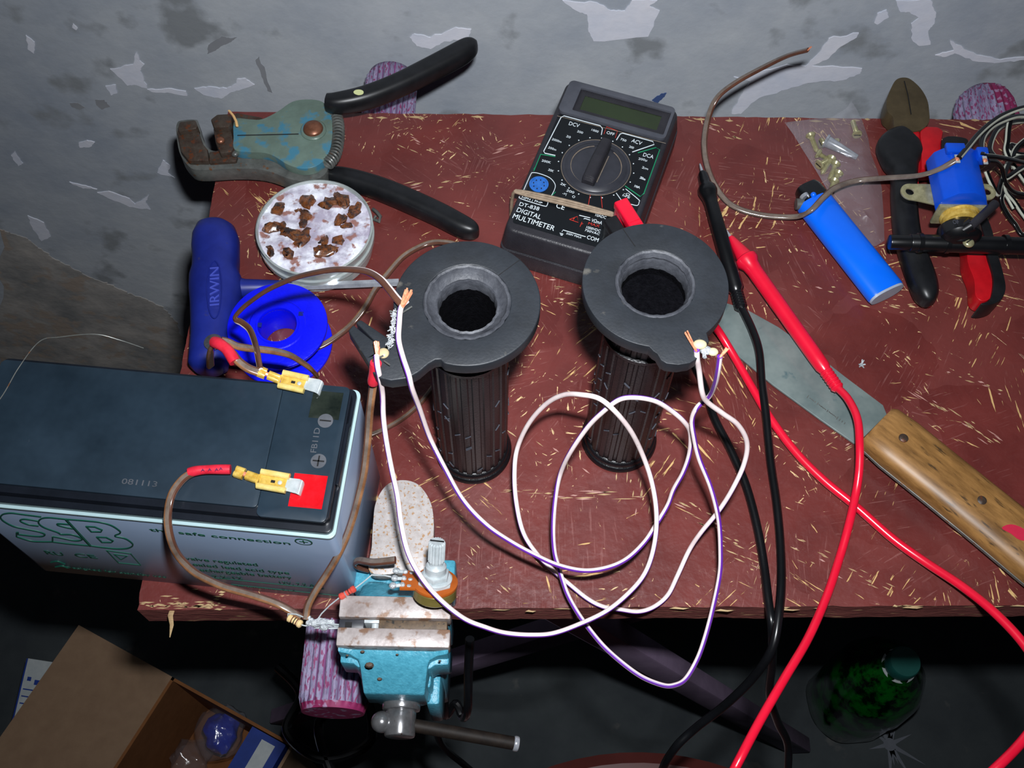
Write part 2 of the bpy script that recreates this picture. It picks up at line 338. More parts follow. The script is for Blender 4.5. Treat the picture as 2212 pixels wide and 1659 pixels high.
def osb_mat():
    m = bpy.data.materials.new('maroon painted strand board'); m.use_nodes = True; t = m.node_tree; N = t.nodes; L = t.links; b = N['Principled BSDF']
    tc = N.new('ShaderNodeTexCoord'); obj_ = tc.outputs['Object']
    def flake(cell, dens_s, sx, sy, thr, soft, off):
        v = N.new('ShaderNodeTexVoronoi'); v.feature = 'F1'; v.inputs['Scale'].default_value = cell; v.inputs['Randomness'].default_value = 1
        mo = N.new('ShaderNodeVectorMath'); mo.operation = 'ADD'; mo.inputs[1].default_value = off; L.new(obj_, mo.inputs[0])
        wn = N.new('ShaderNodeTexNoise'); wn.inputs['Scale'].default_value = cell*1.5; L.new(mo.outputs[0], wn.inputs['Vector'])
        ws = N.new('ShaderNodeVectorMath'); ws.operation = 'SCALE'; ws.inputs['Scale'].default_value = 0.6/cell; L.new(wn.outputs['Color'], ws.inputs[0])
        wa = N.new('ShaderNodeVectorMath'); wa.operation = 'ADD'; L.new(mo.outputs[0], wa.inputs[0]); L.new(ws.outputs[0], wa.inputs[1])
        L.new(wa.outputs[0], v.inputs['Vector'])
        sx_ = N.new('ShaderNodeSeparateColor'); L.new(v.outputs['Color'], sx_.inputs[0])
        an = N.new('ShaderNodeMath'); an.operation = 'MULTIPLY'; an.inputs[1].default_value = 5.5; L.new(sx_.outputs[0], an.inputs[0])
        ro = N.new('ShaderNodeVectorRotate'); ro.rotation_type = 'Z_AXIS'; L.new(mo.outputs[0], ro.inputs['Vector']); L.new(an.outputs[0], ro.inputs['Angle'])
        mp = N.new('ShaderNodeMapping'); mp.inputs['Scale'].default_value = (sx, sy, 40); L.new(ro.outputs[0], mp.inputs[0])
        n = N.new('ShaderNodeTexNoise'); n.inputs['Scale'].default_value = 1; n.inputs['Detail'].default_value = 3; n.inputs['Roughness'].default_value = 0.6; L.new(mp.outputs[0], n.inputs['Vector'])
        # patchiness
        pn = N.new('ShaderNodeTexNoise'); pn.inputs['Scale'].default_value = dens_s; pn.inputs['Detail'].default_value = 2; L.new(mo.outputs[0], pn.inputs['Vector'])
        ad = N.new('ShaderNodeMath'); ad.operation = 'MULTIPLY_ADD'; ad.inputs[1].default_value = 0.45; L.new(pn.outputs['Fac'], ad.inputs[0]); L.new(n.outputs['Fac'], ad.inputs[2])
        mr = N.new('ShaderNodeMapRange'); mr.inputs['From Min'].default_value = thr; mr.inputs['From Max'].default_value = thr+soft; L.new(ad.outputs[0], mr.inputs['Value'])
        return mr.outputs[0], n.outputs['Fac'], sx_.outputs[1]
    s1, f1, c1 = flake(30, 16, 45, 560, 0.900, 0.02, (0.3, 0.1, 0))
    s2, f2, c2 = flake(75, 22, 110, 800, 0.922, 0.02, (1.7, 2.3, 0))
    s3, f3, c3 = flake(22, 12, 60, 1000, 0.86, 0.08, (4.1, 5.3, 0))
    base = N.new('ShaderNodeValToRGB'); base.color_ramp.elements[0].position = 0.3; base.color_ramp.elements[0].color = rgb(84, 33, 31)
    base.color_ramp.elements[1].position = 0.75; base.color_ramp.elements[1].color = rgb(110, 48, 44); bs = N.new('ShaderNodeTexNoise'); bs.inputs['Scale'].default_value = 34; bs.inputs['Detail'].default_value = 6; L.new(obj_, bs.inputs['Vector']); L.new(bs.outputs['Fac'], base.inputs[0])
    def mix(fac, a, col):
        x = N.new('ShaderNodeMix'); x.data_type = 'RGBA'; L.new(fac, x.inputs[0]); L.new(a, x.inputs[6])
        if isinstance(col, tuple): x.inputs[7].default_value = col
        else: L.new(col, x.inputs[7])
        return x.outputs[2]
    h = N.new('ShaderNodeMath'); h.operation = 'MULTIPLY'; h.inputs[1].default_value = 0.26; L.new(s3, h.inputs[0])
    hc_ = N.new('ShaderNodeMath'); hc_.operation = 'MULTIPLY'; hc_.inputs[1].default_value = 0.22; L.new(c3, hc_.inputs[0])
    c = mix(hc_.outputs[0], base.outputs[0], rgb(132, 74, 70))
    c = mix(h.outputs[0], c, rgb(165, 118, 112))
    c = mix(s1, c, rgb(205, 168, 112)); c = mix(s2, c, rgb(218, 188, 138))
    L.new(c, b.inputs['Base Color']); b.inputs['Roughness'].default_value = 0.36
    rr = N.new('ShaderNodeMapRange'); rr.inputs['To Min'].default_value = 0.25; rr.inputs['To Max'].default_value = 0.5; L.new(f2, rr.inputs['Value']); L.new(rr.outputs[0], b.inputs['Roughness'])
    bp = N.new('ShaderNodeBump'); bp.inputs['Strength'].default_value = 0.5; bp.inputs['Distance'].default_value = 0.0008
    lg = N.new('ShaderNodeTexNoise'); lg.inputs['Scale'].default_value = 160; lg.inputs['Detail'].default_value = 4; L.new(obj_, lg.inputs['Vector'])
    sm = N.new('ShaderNodeMath'); sm.operation = 'SUBTRACT'; L.new(lg.outputs['Fac'], sm.inputs[0]); L.new(s1, sm.inputs[1]); L.new(sm.outputs[0], bp.inputs['Height']); L.new(bp.outputs[0], b.inputs['Normal'])
    return m
K['osb'] = osb_mat()
K['osbedge'] = M('chipped board edge', rgb(105, 50, 48), rgb(140, 80, 72), rough=0.7, scale=90, stretch=(0.4, 2, 2), bump=1.0, bscale=400, c3=rgb(180, 145, 105), c3t=0.66)
K['rawwood'] = M('bare strand wood', rgb(190, 165, 120), rgb(160, 130, 95), rough=0.7, scale=120, bump=0.8, stretch=(0.3, 1, 1))
K['palescratch'] = M('pale pink scratch', rgb(165, 120, 112), rgb(190, 150, 140), rough=0.4, scale=200)
def wall_mat():
    m = M('grey limewash', rgb(150, 158, 170), rgb(188, 192, 196), rough=0.8, scale=9, contrast=0.5, bump=0.35, bscale=120, c3=rgb(136, 140, 144), c3t=0.60, detail=7)
    return m
K['wall'] = wall_mat()
K['patch'] = M('flaked white paint', rgb(205, 210, 224), rgb(226, 226, 234), rough=0.7, scale=30, bump=0.3)
K['patchdk'] = M('dark damp stain', rgb(130, 132, 138), rgb(146, 148, 152), rough=0.85, scale=20)
K['patchbr'] = M('old brown plaster', rgb(128, 128, 128), rgb(178, 172, 166), rough=0.85, scale=22, bump=0.8, contrast=0.4, c3=rgb(160, 146, 134), c3t=0.56)
K['floor'] = M('dark concrete floor', rgb(52, 58, 62), rgb(72, 78, 80), rough=0.85, scale=12, bump=0.4, detail=8, c3=rgb(92, 92, 90), c3t=0.7)
def bag_mat(name='clear bag', haze=0.065, col=(0.75, 0.72, 0.8, 1)):
    m = bpy.data.materials.new(name); m.use_nodes = True; t = m.node_tree; N = t.nodes; L = t.links; N.remove(N['Principled BSDF'])
    out = N['Material Output']; tr = N.new('ShaderNodeBsdfTransparent'); gl = N.new('ShaderNodeBsdfGlossy'); gl.inputs['Roughness'].default_value = 0.18
    df = N.new('ShaderNodeBsdfDiffuse'); df.inputs[0].default_value = col
    a = N.new('ShaderNodeMixShader'); a.inputs[0].default_value = haze; b = N.new('ShaderNodeMixShader')
    lw = N.new('ShaderNodeLayerWeight'); lw.inputs[0].default_value = 0.5; pw_ = N.new('ShaderNodeMath'); pw_.operation = 'POWER'; pw_.inputs[1].default_value = 4; L.new(lw.outputs['Facing'], pw_.inputs[0])
    fr = N.new('ShaderNodeMath'); fr.operation = 'MULTIPLY_ADD'; fr.inputs[1].default_value = 0.45; fr.inputs[2].default_value = 0.10; L.new(pw_.outputs[0], fr.inputs[0])
    n = N.new('ShaderNodeTexNoise'); n.inputs['Scale'].default_value = 140; tc = N.new('ShaderNodeTexCoord'); L.new(tc.outputs['Object'], n.inputs['Vector'])
    bp = N.new('ShaderNodeBump'); bp.inputs['Strength'].default_value = 0.6; bp.inputs['Distance'].default_value = 0.001; L.new(n.outputs['Fac'], bp.inputs['Height']); L.new(bp.outputs[0], gl.inputs['Normal'])
    L.new(tr.outputs[0], a.inputs[1]); L.new(df.outputs[0], a.inputs[2]); L.new(fr.outputs[0], b.inputs[0]); L.new(a.outputs[0], b.inputs[1]); L.new(gl.outputs[0], b.inputs[2]); L.new(b.outputs[0], out.inputs[0])
    return m
K['bag'] = bag_mat()

# ================================================================ setting
def structure(name, mb, parent=None):
    o = obj(name, mb, parent)
    o['kind'] = 'structure'; return o
WY = 0.51
b = MB(); b.box((0.2, WY+0.05, 0.35), (3.4, 0.10, 2.2), K['wall']); wall = structure('wall_back', b)
b = MB(); b.box((0.2, -0.2, -TZ-0.05), (3.4, 1.42+0.1, 0.1), K['floor']); floor = structure('floor', b)
def wpatch(pts, m, th=0.0006, amp=0.0010, k=5):
    mb = MB(); out = []
    q = [PY(x, y, WY) for x, y in pts]
    n = len(q)
    for i in range(n):
        a, c = q[i], q[(i+1) % n]
        L_ = (c-a).length
        for j in range(k):
            v = a.lerp(c, j/k)
            d = Vector((random.uniform(-1, 1), 0, random.uniform(-1, 1)))*min(L_*0.05, amp) if j else Vector()
            out.append(v+d)
    T = Matrix(((1, 0, 0, 0), (0, 0, 1, WY), (0, 1, 0, 0), (0, 0, 0, 1)))
    mb.plate([(v.x, v.z) for v in out], -th, 0.0002, m, T=T)
    o = obj('plaster_patch', mb, wall); return o
for pts in [
 [(1215, 0), (1245, 22), (1268, 30), (1270, 60), (1282, 88), (1400, 78), (1425, 22), (1402, 12), (1420, 0), (1365, 0), (1350, 22), (1320, 22), (1290, 5)],
 [(1585, 165), (1608, 172), (1622, 160), (1700, 138), (1740, 142), (1770, 112), (1790, 82), (1855, 70), (1850, 80), (1815, 100), (1790, 125), (1752, 141), (1862, 147), (1858, 158), (1820, 172), (1745, 178), (1700, 192), (1640, 210), (1600, 245), (1580, 245), (1600, 205), (1620, 175)],
 [(1888, 48), (1895, 28), (1915, 20), (1920, 36), (1895, 52)],
 [(1935, 0), (2010, 0), (2022, 25), (2018, 50), (2005, 65), (2010, 95), (1985, 98), (1970, 85), (1968, 50), (1985, 38), (1965, 25), (1945, 25)],
 [(2020, 118), (2060, 108), (2052, 82), (2065, 95), (2110, 118), (2160, 128), (2212, 122), (2212, 128), (2160, 134), (2100, 130), (2062, 114), (2040, 122)],
 [(238, 148), (288, 138), (295, 110), (302, 130), (312, 138), (302, 152), (318, 190), (290, 182), (275, 184)],
 [(318, 192), (365, 190), (402, 196), (405, 206), (370, 200), (330, 198)],
 [(420, 190), (450, 186), (490, 190), (510, 180), (512, 170), (530, 168), (550, 182), (528, 190), (500, 198), (478, 212), (440, 204)],
 [(885, 80), (895, 72), (930, 80), (985, 58), (1018, 62), (1012, 82), (960, 88), (930, 105), (900, 98)],
 [(158, 50), (168, 60), (165, 64), (156, 58)], [(56, 75), (75, 90), (74, 115), (60, 105)],
 [(210, 415), (235, 412), (280, 428), (292, 440), (322, 420), (315, 436), (325, 452), (280, 446), (225, 422)],
 [(340, 372), (352, 345), (368, 358), (362, 372), (378, 384), (372, 380), (348, 376)],
 [(150, 392), (185, 400), (210, 408), (180, 406), (155, 396)], [(228, 185), (250, 182), (254, 200), (240, 205)],
 [(60, 465), (95, 480), (110, 510), (90, 520), (70, 490)], [(24, 335), (32, 325), (50, 352), (40, 358)],
 [(170, 308), (188, 302), (205, 306), (196, 316), (172, 318)]]:
    wpatch(pts, K['patch'])
for pts in [[(450, 98), (480, 78), (498, 82), (512, 80), (500, 90), (480, 98), (462, 110), (448, 116)], [(205, 215), (225, 215), (238, 230), (220, 236), (208, 226)], [(150, 222), (168, 222), (184, 232), (172, 236), (155, 230)],
            [(560, 122), (575, 160), (588, 200), (578, 196), (565, 165), (552, 130)]]:
    wpatch(pts, K['patchdk'], 0.0003)
wpatch([(0, 495), (60, 515), (120, 560), (200, 600), (300, 640), (352, 662), (385, 700), (400, 760), (395, 840), (0, 840)], K['patchbr'], 0.0006, 0.005, 14)
wpatch([(1408, 216), (1428, 202), (1440, 200), (1436, 208), (1418, 224)], M('blue pen mark', rgb(60, 80, 125), rough=0.7), 0.0003)

# ================================================================ folding table
tb = thing('folding_table', 'low folding table with scratched maroon strand board top and corrugated side bars', 'table', (-0.1706, 0.134, -0.019))
edge = [(-0.1706, 0.134), (0.42, 0.1500), (0.42, 0.4405), (-0.1706, 0.4325)]
def rough_edge(q, amp, n):
    out = []
    for i in range(len(q)):
        a = Vector(q[i]); c = Vector(q[(i+1) % len(q)])
        for j in range(n):
            v = a.lerp(c, j/n); nn = noise.noise(Vector((v.x*180, v.y*180, 3.1)))*amp
            d = (c-a).normalized(); v = v+Vector((-d.y, d.x))*nn*(1 if 0 < j else 0); out.append((v.x, v.y))
    return out
TOP = MB(); b = TOP; b.plate(rough_edge(edge, 0.0008, 110), -0.019, 0, K['osb'], bevel=0)
for f in b.bm.faces:
    f.smooth = False
    if abs(f.normal.z) < 0.5: f.material_index = b.mi(K['osbedge'])
# bare chips along the near edge and splinter
rs = random.Random(12)
for (x0, y0, x1, y1, n_, sp_, dx_, dy_) in ((1050, 1062, 1380, 1074, 22, 14, 60, -1), (1950, 830, 2170, 960, 22, 16, 34, 22), (780, 430, 1010, 385, 16, 16, 40, -9), (1480, 255, 1600, 300, 14, 12, 26, 7), (1100, 920, 1270, 1020, 6, 10, 30, 22),
        (1655, 1130, 1640, 1270, 14, 16, 10, -32), (1180, 600, 1260, 700, 18, 26, 28, 0), (1340, 1000, 1420, 1110, 16, 26, 3, -28), (1470, 1080, 1650, 1240, 26, 22, 30, 13), (1720, 620, 1960, 660, 12, 20, 26, 7),
        (1000, 1180, 1100, 1290, 12, 22, 20, 18), (1750, 900, 1880, 1000, 12, 24, 20, -10), (2050, 800, 2160, 850, 10, 12, 22, 6), (1700, 1180, 1980, 1290, 22, 26, 22, 10), (860, 300, 960, 330, 10, 24, 22, 10), (1550, 620, 1640, 640, 5, 8, 24, 2), (1180, 300, 1080, 330, 8, 20, 26, -8)):
    for i in range(n_):
        t = rs.random(); cx_ = x0+(x1-x0)*t+rs.gauss(0, sp_*.5); cy_ = y0+(y1-y0)*t+rs.gauss(0, sp_*.5); k_ = rs.uniform(.25, 1.0); dx2 = dx_*k_*.5; dy2 = dy_*k_*.5; w2 = rs.uniform(.6, 2.0)
        nx, ny = -dy2, dx2; nl_ = sqrt(nx*nx+ny*ny)+1e-6; nx, ny = nx/nl_*w2, ny/nl_*w2; j_ = rs.uniform(-.4, .4)
        TOP.plate(pix([(cx_-dx2, cy_-dy2), (cx_+nx+dx2*j_, cy_+ny+dy2*j_), (cx_+dx2, cy_+dy2), (cx_-nx-dx2*j_*.5, cy_-ny-dy2*j_*.5)], 0), -0.0005, 0.00006, K['rawwood'] if rs.random() < .75 else K['palescratch'])
def chips(lst, m, zt):
    for pts in lst: TOP.plate(pix(pts, 0), -0.0006, zt, m)
rnd = random.Random(3); cl = []
for i in range(20):
    x = rnd.uniform(400, 2190); y0 = 1316+10*(1-((x-1106)/1106)**2)-4-rnd.uniform(0, 7); 
    if 640 < x < 990: continue
    L_ = rnd.uniform(8, 60); h_ = rnd.uniform(1, 4)
    cl.append([(x, y0), (x+L_*0.3, y0-h_), (x+L_*0.62, y0-h_*0.4), (x+L_, y0-1), (x+L_*0.7, y0+h_*0.5), (x+L_*0.35, y0+h_*0.2)])
for i in range(46):
    x = rnd.uniform(300, 480); y0 = (rnd.gauss(1309, 4) if rnd.random() < .75 else rnd.uniform(1272, 1306)); L_ = rnd.uniform(8, 34)*(1 if x < 440 else .6); h_ = rnd.uniform(1, 3.5)
    if x+L_ < 520: cl.append([(x, y0), (x+L_*0.4, y0-h_), (x+L_, y0-1), (x+L_*0.6, y0+h_*0.7)])
for i in range(16):
    x = rnd.uniform(760, 2190); y0 = 247+(x-740)*0.008+rnd.uniform(1, 8); L_ = rnd.uniform(10, 40)
    cl.append([(x, y0), (x+L_*0.5, y0-2), (x+L_, y0+1), (x+L_*0.5, y0+3)])
chips(cl, K['rawwood'], 0.00012); obj('tabletop', TOP, tb, sharp=20)
b = MB(); b.loft([(P(374, 1312, -0.002), (0.0012, 0, 0), (0, 0.0004, 0.0002)), (P(368, 1330, -0.001), (0.0012, 0, 0), (0, 0.0004, 0.0002)), (P(371, 1350, 0.0), (0.0009, 0, 0), (0, 0.0003, 0.0002)), (P(367, 1376, 0.001), (0.0002, 0, 0), (0, 0.0002, 0.0001))], K['rawwood'], n=8)
obj('splinter', b, tb, label='pale splinter hanging off the near corner')
# corrugated bars under the board, front to back
def bar(x, y0, y1, r, z):
    mb = MB(); T = Matrix.Translation((x, y0, z)) @ Matrix.Rotation(-pi/2, 4, 'X'); L_ = y1-y0
    fn = lambda a, zz: 0.0009*cos(26*a)*(1 if 0.004 < zz < L_-0.004 else 0)
    mb.lathe([(r*0.93, 0), (r, 0.003), (r, 0.006)]+[(r, 0.006+(L_-0.012)*i/10) for i in range(1, 11)]+[(r*0.985, L_-0.004), (r*0.93, L_-0.001), (r*0.8, L_)], K['bar'], T, n=208, fn=fn)
    for f in mb.bm.faces:
        q = f.calc_center_median(); a = atan2(-(q.z-z), q.x-x)
        if cos(26*a) < -0.45: f.material_index = mb.mi(K['groove'])
        if f.calc_center_median().y < y0+0.0009 or (f.calc_center_median().y < y0+0.003): f.material_index = mb.mi(K['barend'])
    return mb
obj('corrugated_bar', bar(-0.081, 0.0955, 0.492, 0.0158, -0.0315), tb, label='fluted mauve and white round bar sticking out past the vice', sharp=60)
mb = MB(); T = Matrix.Translation((0.296, 0.11, -0.0335)) @ Matrix.Rotation(-pi/2, 4, 'X')
r_ = 0.0185; L_ = 0.38
mb.lathe([(r_*0.9, 0), (r_, 0.003)]+[(r_, 0.006+(L_-0.03)*i/10) for i in range(1, 11)]+[(r_*0.97, L_-0.014), (r_*0.85, L_-0.006), (r_*0.6, L_-0.001), (0, L_)], K['bar'], T, n=208, fn=lambda a, zz: 0.0007*cos(26*a)*(1 if zz < L_-0.003 else 0))
for f in mb.bm.faces:
    c = f.calc_center_median()
    if c.x > 0.2925+(0.487-c.y)*0.15 : f.material_index = mb.mi(K['barend'])
obj('corrugated_bar', mb, tb, label='fluted bar painted white and crimson behind the red pliers', sharp=60)
def legbar(a, c, wd, th):
    mb = MB(); a = Vector(a); c = Vector(c); x = (c-a).normalized(); R = frame((0, 0, 0), x, Vector((0, 1, 0))).to_3x3()
    mb.box((a+c)/2, ((c-a).length, wd, th), K['legp'], R=R, bevel=0.002); return mb
XL, XR = -0.081, 0.296
for yy in (0.200, 0.400):
    obj('leg', legbar((-0.062, yy, -0.030), (0.322, yy, -TZ+0.014), 0.026, 0.016), tb)
    obj('leg', legbar((0.262, yy+0.018, -0.030), (-0.247, yy+0.018, -TZ+0.014), 0.026, 0.016), tb)

# ================================================================ battery
bl = P(88, 1232, 0); br = P(777, 1299, 0); BX = (br-bl).normalized()
TB = frame(bl, BX); TBi = TB.inverted(); BN = -(TB.to_3x3() @ Vector((0, 1, 0)))
bat = thing('battery', 'large black topped grey sealed lead acid battery at the left of the table', 'battery', TB)
LB, WB = 0.151, 0.065
def rrect(x0, y0, x1, y1, r, n=6):
    o = []
    for cx_, cy_, a0 in ((x1-r, y0+r, -pi/2), (x1-r, y1-r, 0), (x0+r, y1-r, pi/2), (x0+r, y0+r, pi)):
        for i in range(n+1): a = a0+pi/2*i/n; o.append((cx_+r*cos(a), cy_+r*sin(a)))
    return o
def bl_(px, py, z): v = TBi @ P(px, py, z); return (v.x, v.y)
b = MB(); b.plate(rrect(0, 0, LB, WB, 0.003), 0, 0.0862, K['case'], bevel=0.0006)
obj('case', b, bat, local=True)
b = MB(); b.plate(rrect(-0.0004, -0.0004, LB+0.0004, WB+0.0004, 0.003), 0.0862, 0.0876, M('pale case lip', rgb(150, 176, 180), rgb(165, 190, 194), rough=0.3), bevel=0.0004)  # same plastic as the case, lip painted paler for its highlight
obj('case_rim', b, bat, local=True)
b = MB(); b.plate(rrect(0.0009, 0.0009, LB-0.0007, WB-0.0009, 0.003), 0.087, 0.0905, K['bplast2'], bevel=0.001)
b.plate(rrect(0.002, 0.0035, LB-0.002, WB-0.0030, 0.003), 0.090, 0.0948, K['bplast2'], bevel=0.0011)
b.plate(rrect(0.0025, 0.0065, LB*0.80, WB-0.0045, 0.002), 0.0945, 0.0962, K['bplast'], bevel=0.0007)
obj('lid', b, bat, local=True)
# terminal end of the lid with two wells
ZT = 0.0962
w1 = [bl_(686, 806, ZT), bl_(754, 815, ZT), bl_(744, 880, ZT), bl_(672, 872, ZT)]
w2 = [bl_(636, 1023, ZT), bl_(716, 1028, ZT), bl_(706, 1100, ZT), bl_(622, 1095, ZT)]
def rectfrom(q):
    xs = sorted(p[0] for p in q); ys = sorted(p[1] for p in q); return ((xs[0]+xs[1])/2, (ys[0]+ys[1])/2, (xs[2]+xs[3])/2, (ys[2]+ys[3])/2)
R1 = rectfrom(w1); R1 = (R1[0], R1[1], min(R1[2], LB-.0050), min(R1[3], WB-.0058)); R2 = rectfrom(w2); R2 = (R2[0], max(R2[1], .0058), min(R2[2], LB-.0050), R2[3]); R1 = (R1[0], R1[3]-(R2[3]-R2[1])+.0016, R1[2], R1[3])
def rh(R): return [(R[0], R[1]), (R[2], R[1]), (R[2], R[3]), (R[0], R[3])]
x0t = LB*0.80+0.0003
b = MB(); b.plate(rrect(x0t, 0.0030, LB-0.0026, WB-0.0030, 0.0022), 0.0945, ZT+0.0002, K['bplast'], holes=[rh(R1), rh(R2)], bevel=0.0004)
obj('terminal_cover', b, bat, local=True)
b = MB(); b.plate(rrect(LB-0.0020, 0.0200, LB-0.0008, 0.0470, 0.0005), 0.087, 0.0935, K['bplast2'], bevel=0.0005); obj('side_ridge', b, bat, local=True)
def well(R, m, zt=0.0962):
    mb = MB(); n = 12; g = [[None]*(n+1) for _ in range(n+1)]
    for i in range(n+1):
        for j in range(n+1):
            u, v = i/n, j/n; z = zt-0.0007*(1-(2*u-1)**4)*(1-(2*v-1)**4)+0.00015*noise.noise(Vector((u*3, v*3, R[0]*99)))
            g[i][j] = mb.bm.verts.new((R[0]+(R[2]-R[0])*u, R[1]+(R[3]-R[1])*v, z))
    F = [mb.bm.faces.new((g[i][j], g[i+1][j], g[i+1][j+1], g[i][j+1])) for i in range(n) for j in range(n)]; mb._fin(F, m); return mb
obj('terminal_well', well(R1, K['blkw']), bat, local=True, label='black resin filled minus terminal well')
obj('terminal_well', well(R2, K['redw']), bat, local=True, label='red resin filled plus terminal well')
def tab(pxy, pxe):     # faston blade rising out of the well and bent flat toward the lid's middle
    a = Vector((*bl_(*pxy, 0.0975), 0.0975)); e = Vector((*bl_(*pxe, 0.0985), 0.0985)); d = (e-a).normalized(); s = Vector((-d.y, d.x, 0))
    mb = MB(); R = Matrix((d, s, Vector((0, 0, 1)))).transposed()
    mb.loft([(a+Vector((0, 0, -0.0035)), s*0.0024, d*0.0004), (a+Vector((0, 0, -0.0005)), s*0.0030, d*0.0004), (a+Vector((0, 0, 0.0006))+d*0.0003, s*0.0031, (d+Vector((0, 0, 1)))*0.0003), (a+Vector((0, 0, 0.0010))+d*0.0012, s*0.0031, Vector((0, 0, 0.0004))), (e, s*0.0028, Vector((0, 0, 0.0004)))], K['tin'], n=12, pw=8)
    return mb
obj('terminal', tab((692, 838), (660, 828)), bat, local=True); obj('terminal', tab((650, 1054), (618, 1046)), bat, local=True)
# raised marks on the lid
b = MB(); zt = ZT+0.0003
def disc(px, py, minus):
    c = bl_(px, py, zt); T = Matrix.Translation((c[0], c[1], zt-0.0001))
    r = 0.0031
    for sgn in (1,):
        b.plate(arc(c, r, n=28), zt-0.0003, zt+0.0001, K['greymark'])
    b.box((c[0], c[1], zt+0.00015), (0.0006, 0.0046, 0.0002) if True else 0, K['dkline'], R=Matrix.Rotation(pi/2, 3, 'Z') if minus else None)
    if not minus: b.box((c[0], c[1], zt+0.00015), (0.0046, 0.0006, 0.0002), K['dkline'])
disc(703, 909, True); disc(688, 996, False)
def lt(mb, txt, p0, p1, h, m, z, nrm=Vector((0, 0, 1))):
    a = Vector((*bl_(*p0, z), z)); c = Vector((*bl_(*p1, z), z)); mb.text(txt, a, c, h, m, normal=nrm)
lt(b, 'FB11D', (683, 978), (692, 925), 0.0024, K['greymark'], zt)
lt(b, '081113', (262, 1045), (338, 1052), 0.0023, K['greymark'], zt-0.0002)
obj('raised_lettering', b, bat, local=True, label='moulded FB11D, plus and minus marks and date code')
# print on the near face
FB = MB()
def bf(px, py): return TBi @ PP(px, py, bl, BN)
nl = Vector((0, -1, 0))
def ftext(txt, p0, p1, h): FB.text(txt, bf(*p0)+nl*0.0001, bf(*p1)+nl*0.0001, h, K['green'], normal=nl)
def fline(pts, r=0.00035, k=6, cl=False):
    q = catmull(pts+([pts[0]] if cl else []), k) if k > 1 else pts+([pts[0]] if cl else [])
    FB.tube([bf(x, y)+nl*0.0001 for x, y in q], r, K['green'], n=6)
C8 = lambda pts: cr(0, 1060, 5.267, pts)
fline(C8([(470, 290), (250, 262), (130, 248), (40, 262), (8, 300), (50, 345), (160, 400), (320, 435), (450, 462), (510, 490), (490, 512), (400, 512), (210, 490)]))
fline(C8([(210, 490), (205, 465), (190, 470), (190, 515)]), k=1); fline(C8([(190, 515), (350, 565), (480, 575), (600, 575)]))
fline(C8([(440, 395), (330, 380), (240, 345), (240, 325), (300, 318), (440, 340)]))
fline(C8([(750, 318), (560, 300), (470, 315), (440, 360), (500, 410), (650, 465), (700, 490), (820, 495), (920, 530), (930, 555), (850, 562), (690, 530), (600, 515)])); fline(C8([(600, 515), (600, 575)]), k=1)
fline(C8([(860, 430), (760, 412), (660, 385), (670, 370), (800, 378)])); fline(C8([(600, 575), (800, 600), (1030, 620)]))
fline(C8([(750, 318), (1030, 620)]), r=0.0005, k=1)
fline(C8([(750, 318), (1000, 338), (1150, 355), (1270, 390), (1360, 450), (1365, 480), (1310, 510), (1430, 540), (1512, 605), (1470, 645), (1350, 655), (1180, 640), (1030, 620)]))
fline(C8([(980, 400), (1080, 405), (1165, 440), (1150, 462), (1040, 460)]), k=1, cl=True); fline(C8([(1100, 520), (1210, 525), (1290, 565), (1270, 582), (1160, 580)]), k=1, cl=True)
ftext('the safe connection', (325, 1146), (628, 1176), 0.0034)
e0 = bf(656, 1170); FB.lathe([(0.0030, 0), (0.0036, 0), (0.0036, 0.0002), (0.0030, 0.0002)], K['green'], Matrix.Translation(e0) @ Matrix.Rotation(pi/2, 4, 'X'), n=32, cap=False)
FB.box(e0+nl*0.0001, (0.0035, 0.0002, 0.0005), K['green']); FB.box(e0+nl*0.0001, (0.0005, 0.0002, 0.0035), K['green'])
ftext('RU', (102, 1196), (140, 1200), 0.0050); ftext('CE', (166, 1202), (212, 1206), 0.0050)
for q in ([(230, 1188), (282, 1195), (304, 1220), (256, 1215)], [(246, 1196), (276, 1200), (262, 1208)]): fline(q, r=0.00025, k=1, cl=True)
ftext('Designed for standby use', (142, 1226), (360, 1248), 0.0028); fline([(110, 1214), (125, 1212), (140, 1218)], r=0.0004); fline([(120, 1224), (135, 1222), (146, 1226)], r=0.0004)
ftext('valve regulated', (402, 1208), (558, 1222), 0.0040); ftext('sealed lead acid type', (408, 1220), (626, 1240), 0.0040); ftext('rechargeable battery', (424, 1232), (632, 1250), 0.0040)
ftext('7.2-12', (462, 1247), (525, 1251), 0.0034); ftext('12V, 7.2 Ah', (605, 1260), (690, 1268), 0.0036)
fline([(435, 1245), (700, 1272)], r=0.00018, k=1); fline([(500, 1262), (735, 1287)], r=0.00018, k=1)
ftext('Initial current max. 2.1 A', (500, 1264), (640, 1278), 0.0018)
obj('label_print', FB, bat, local=True, label='green outlined letters and small print on the grey side')

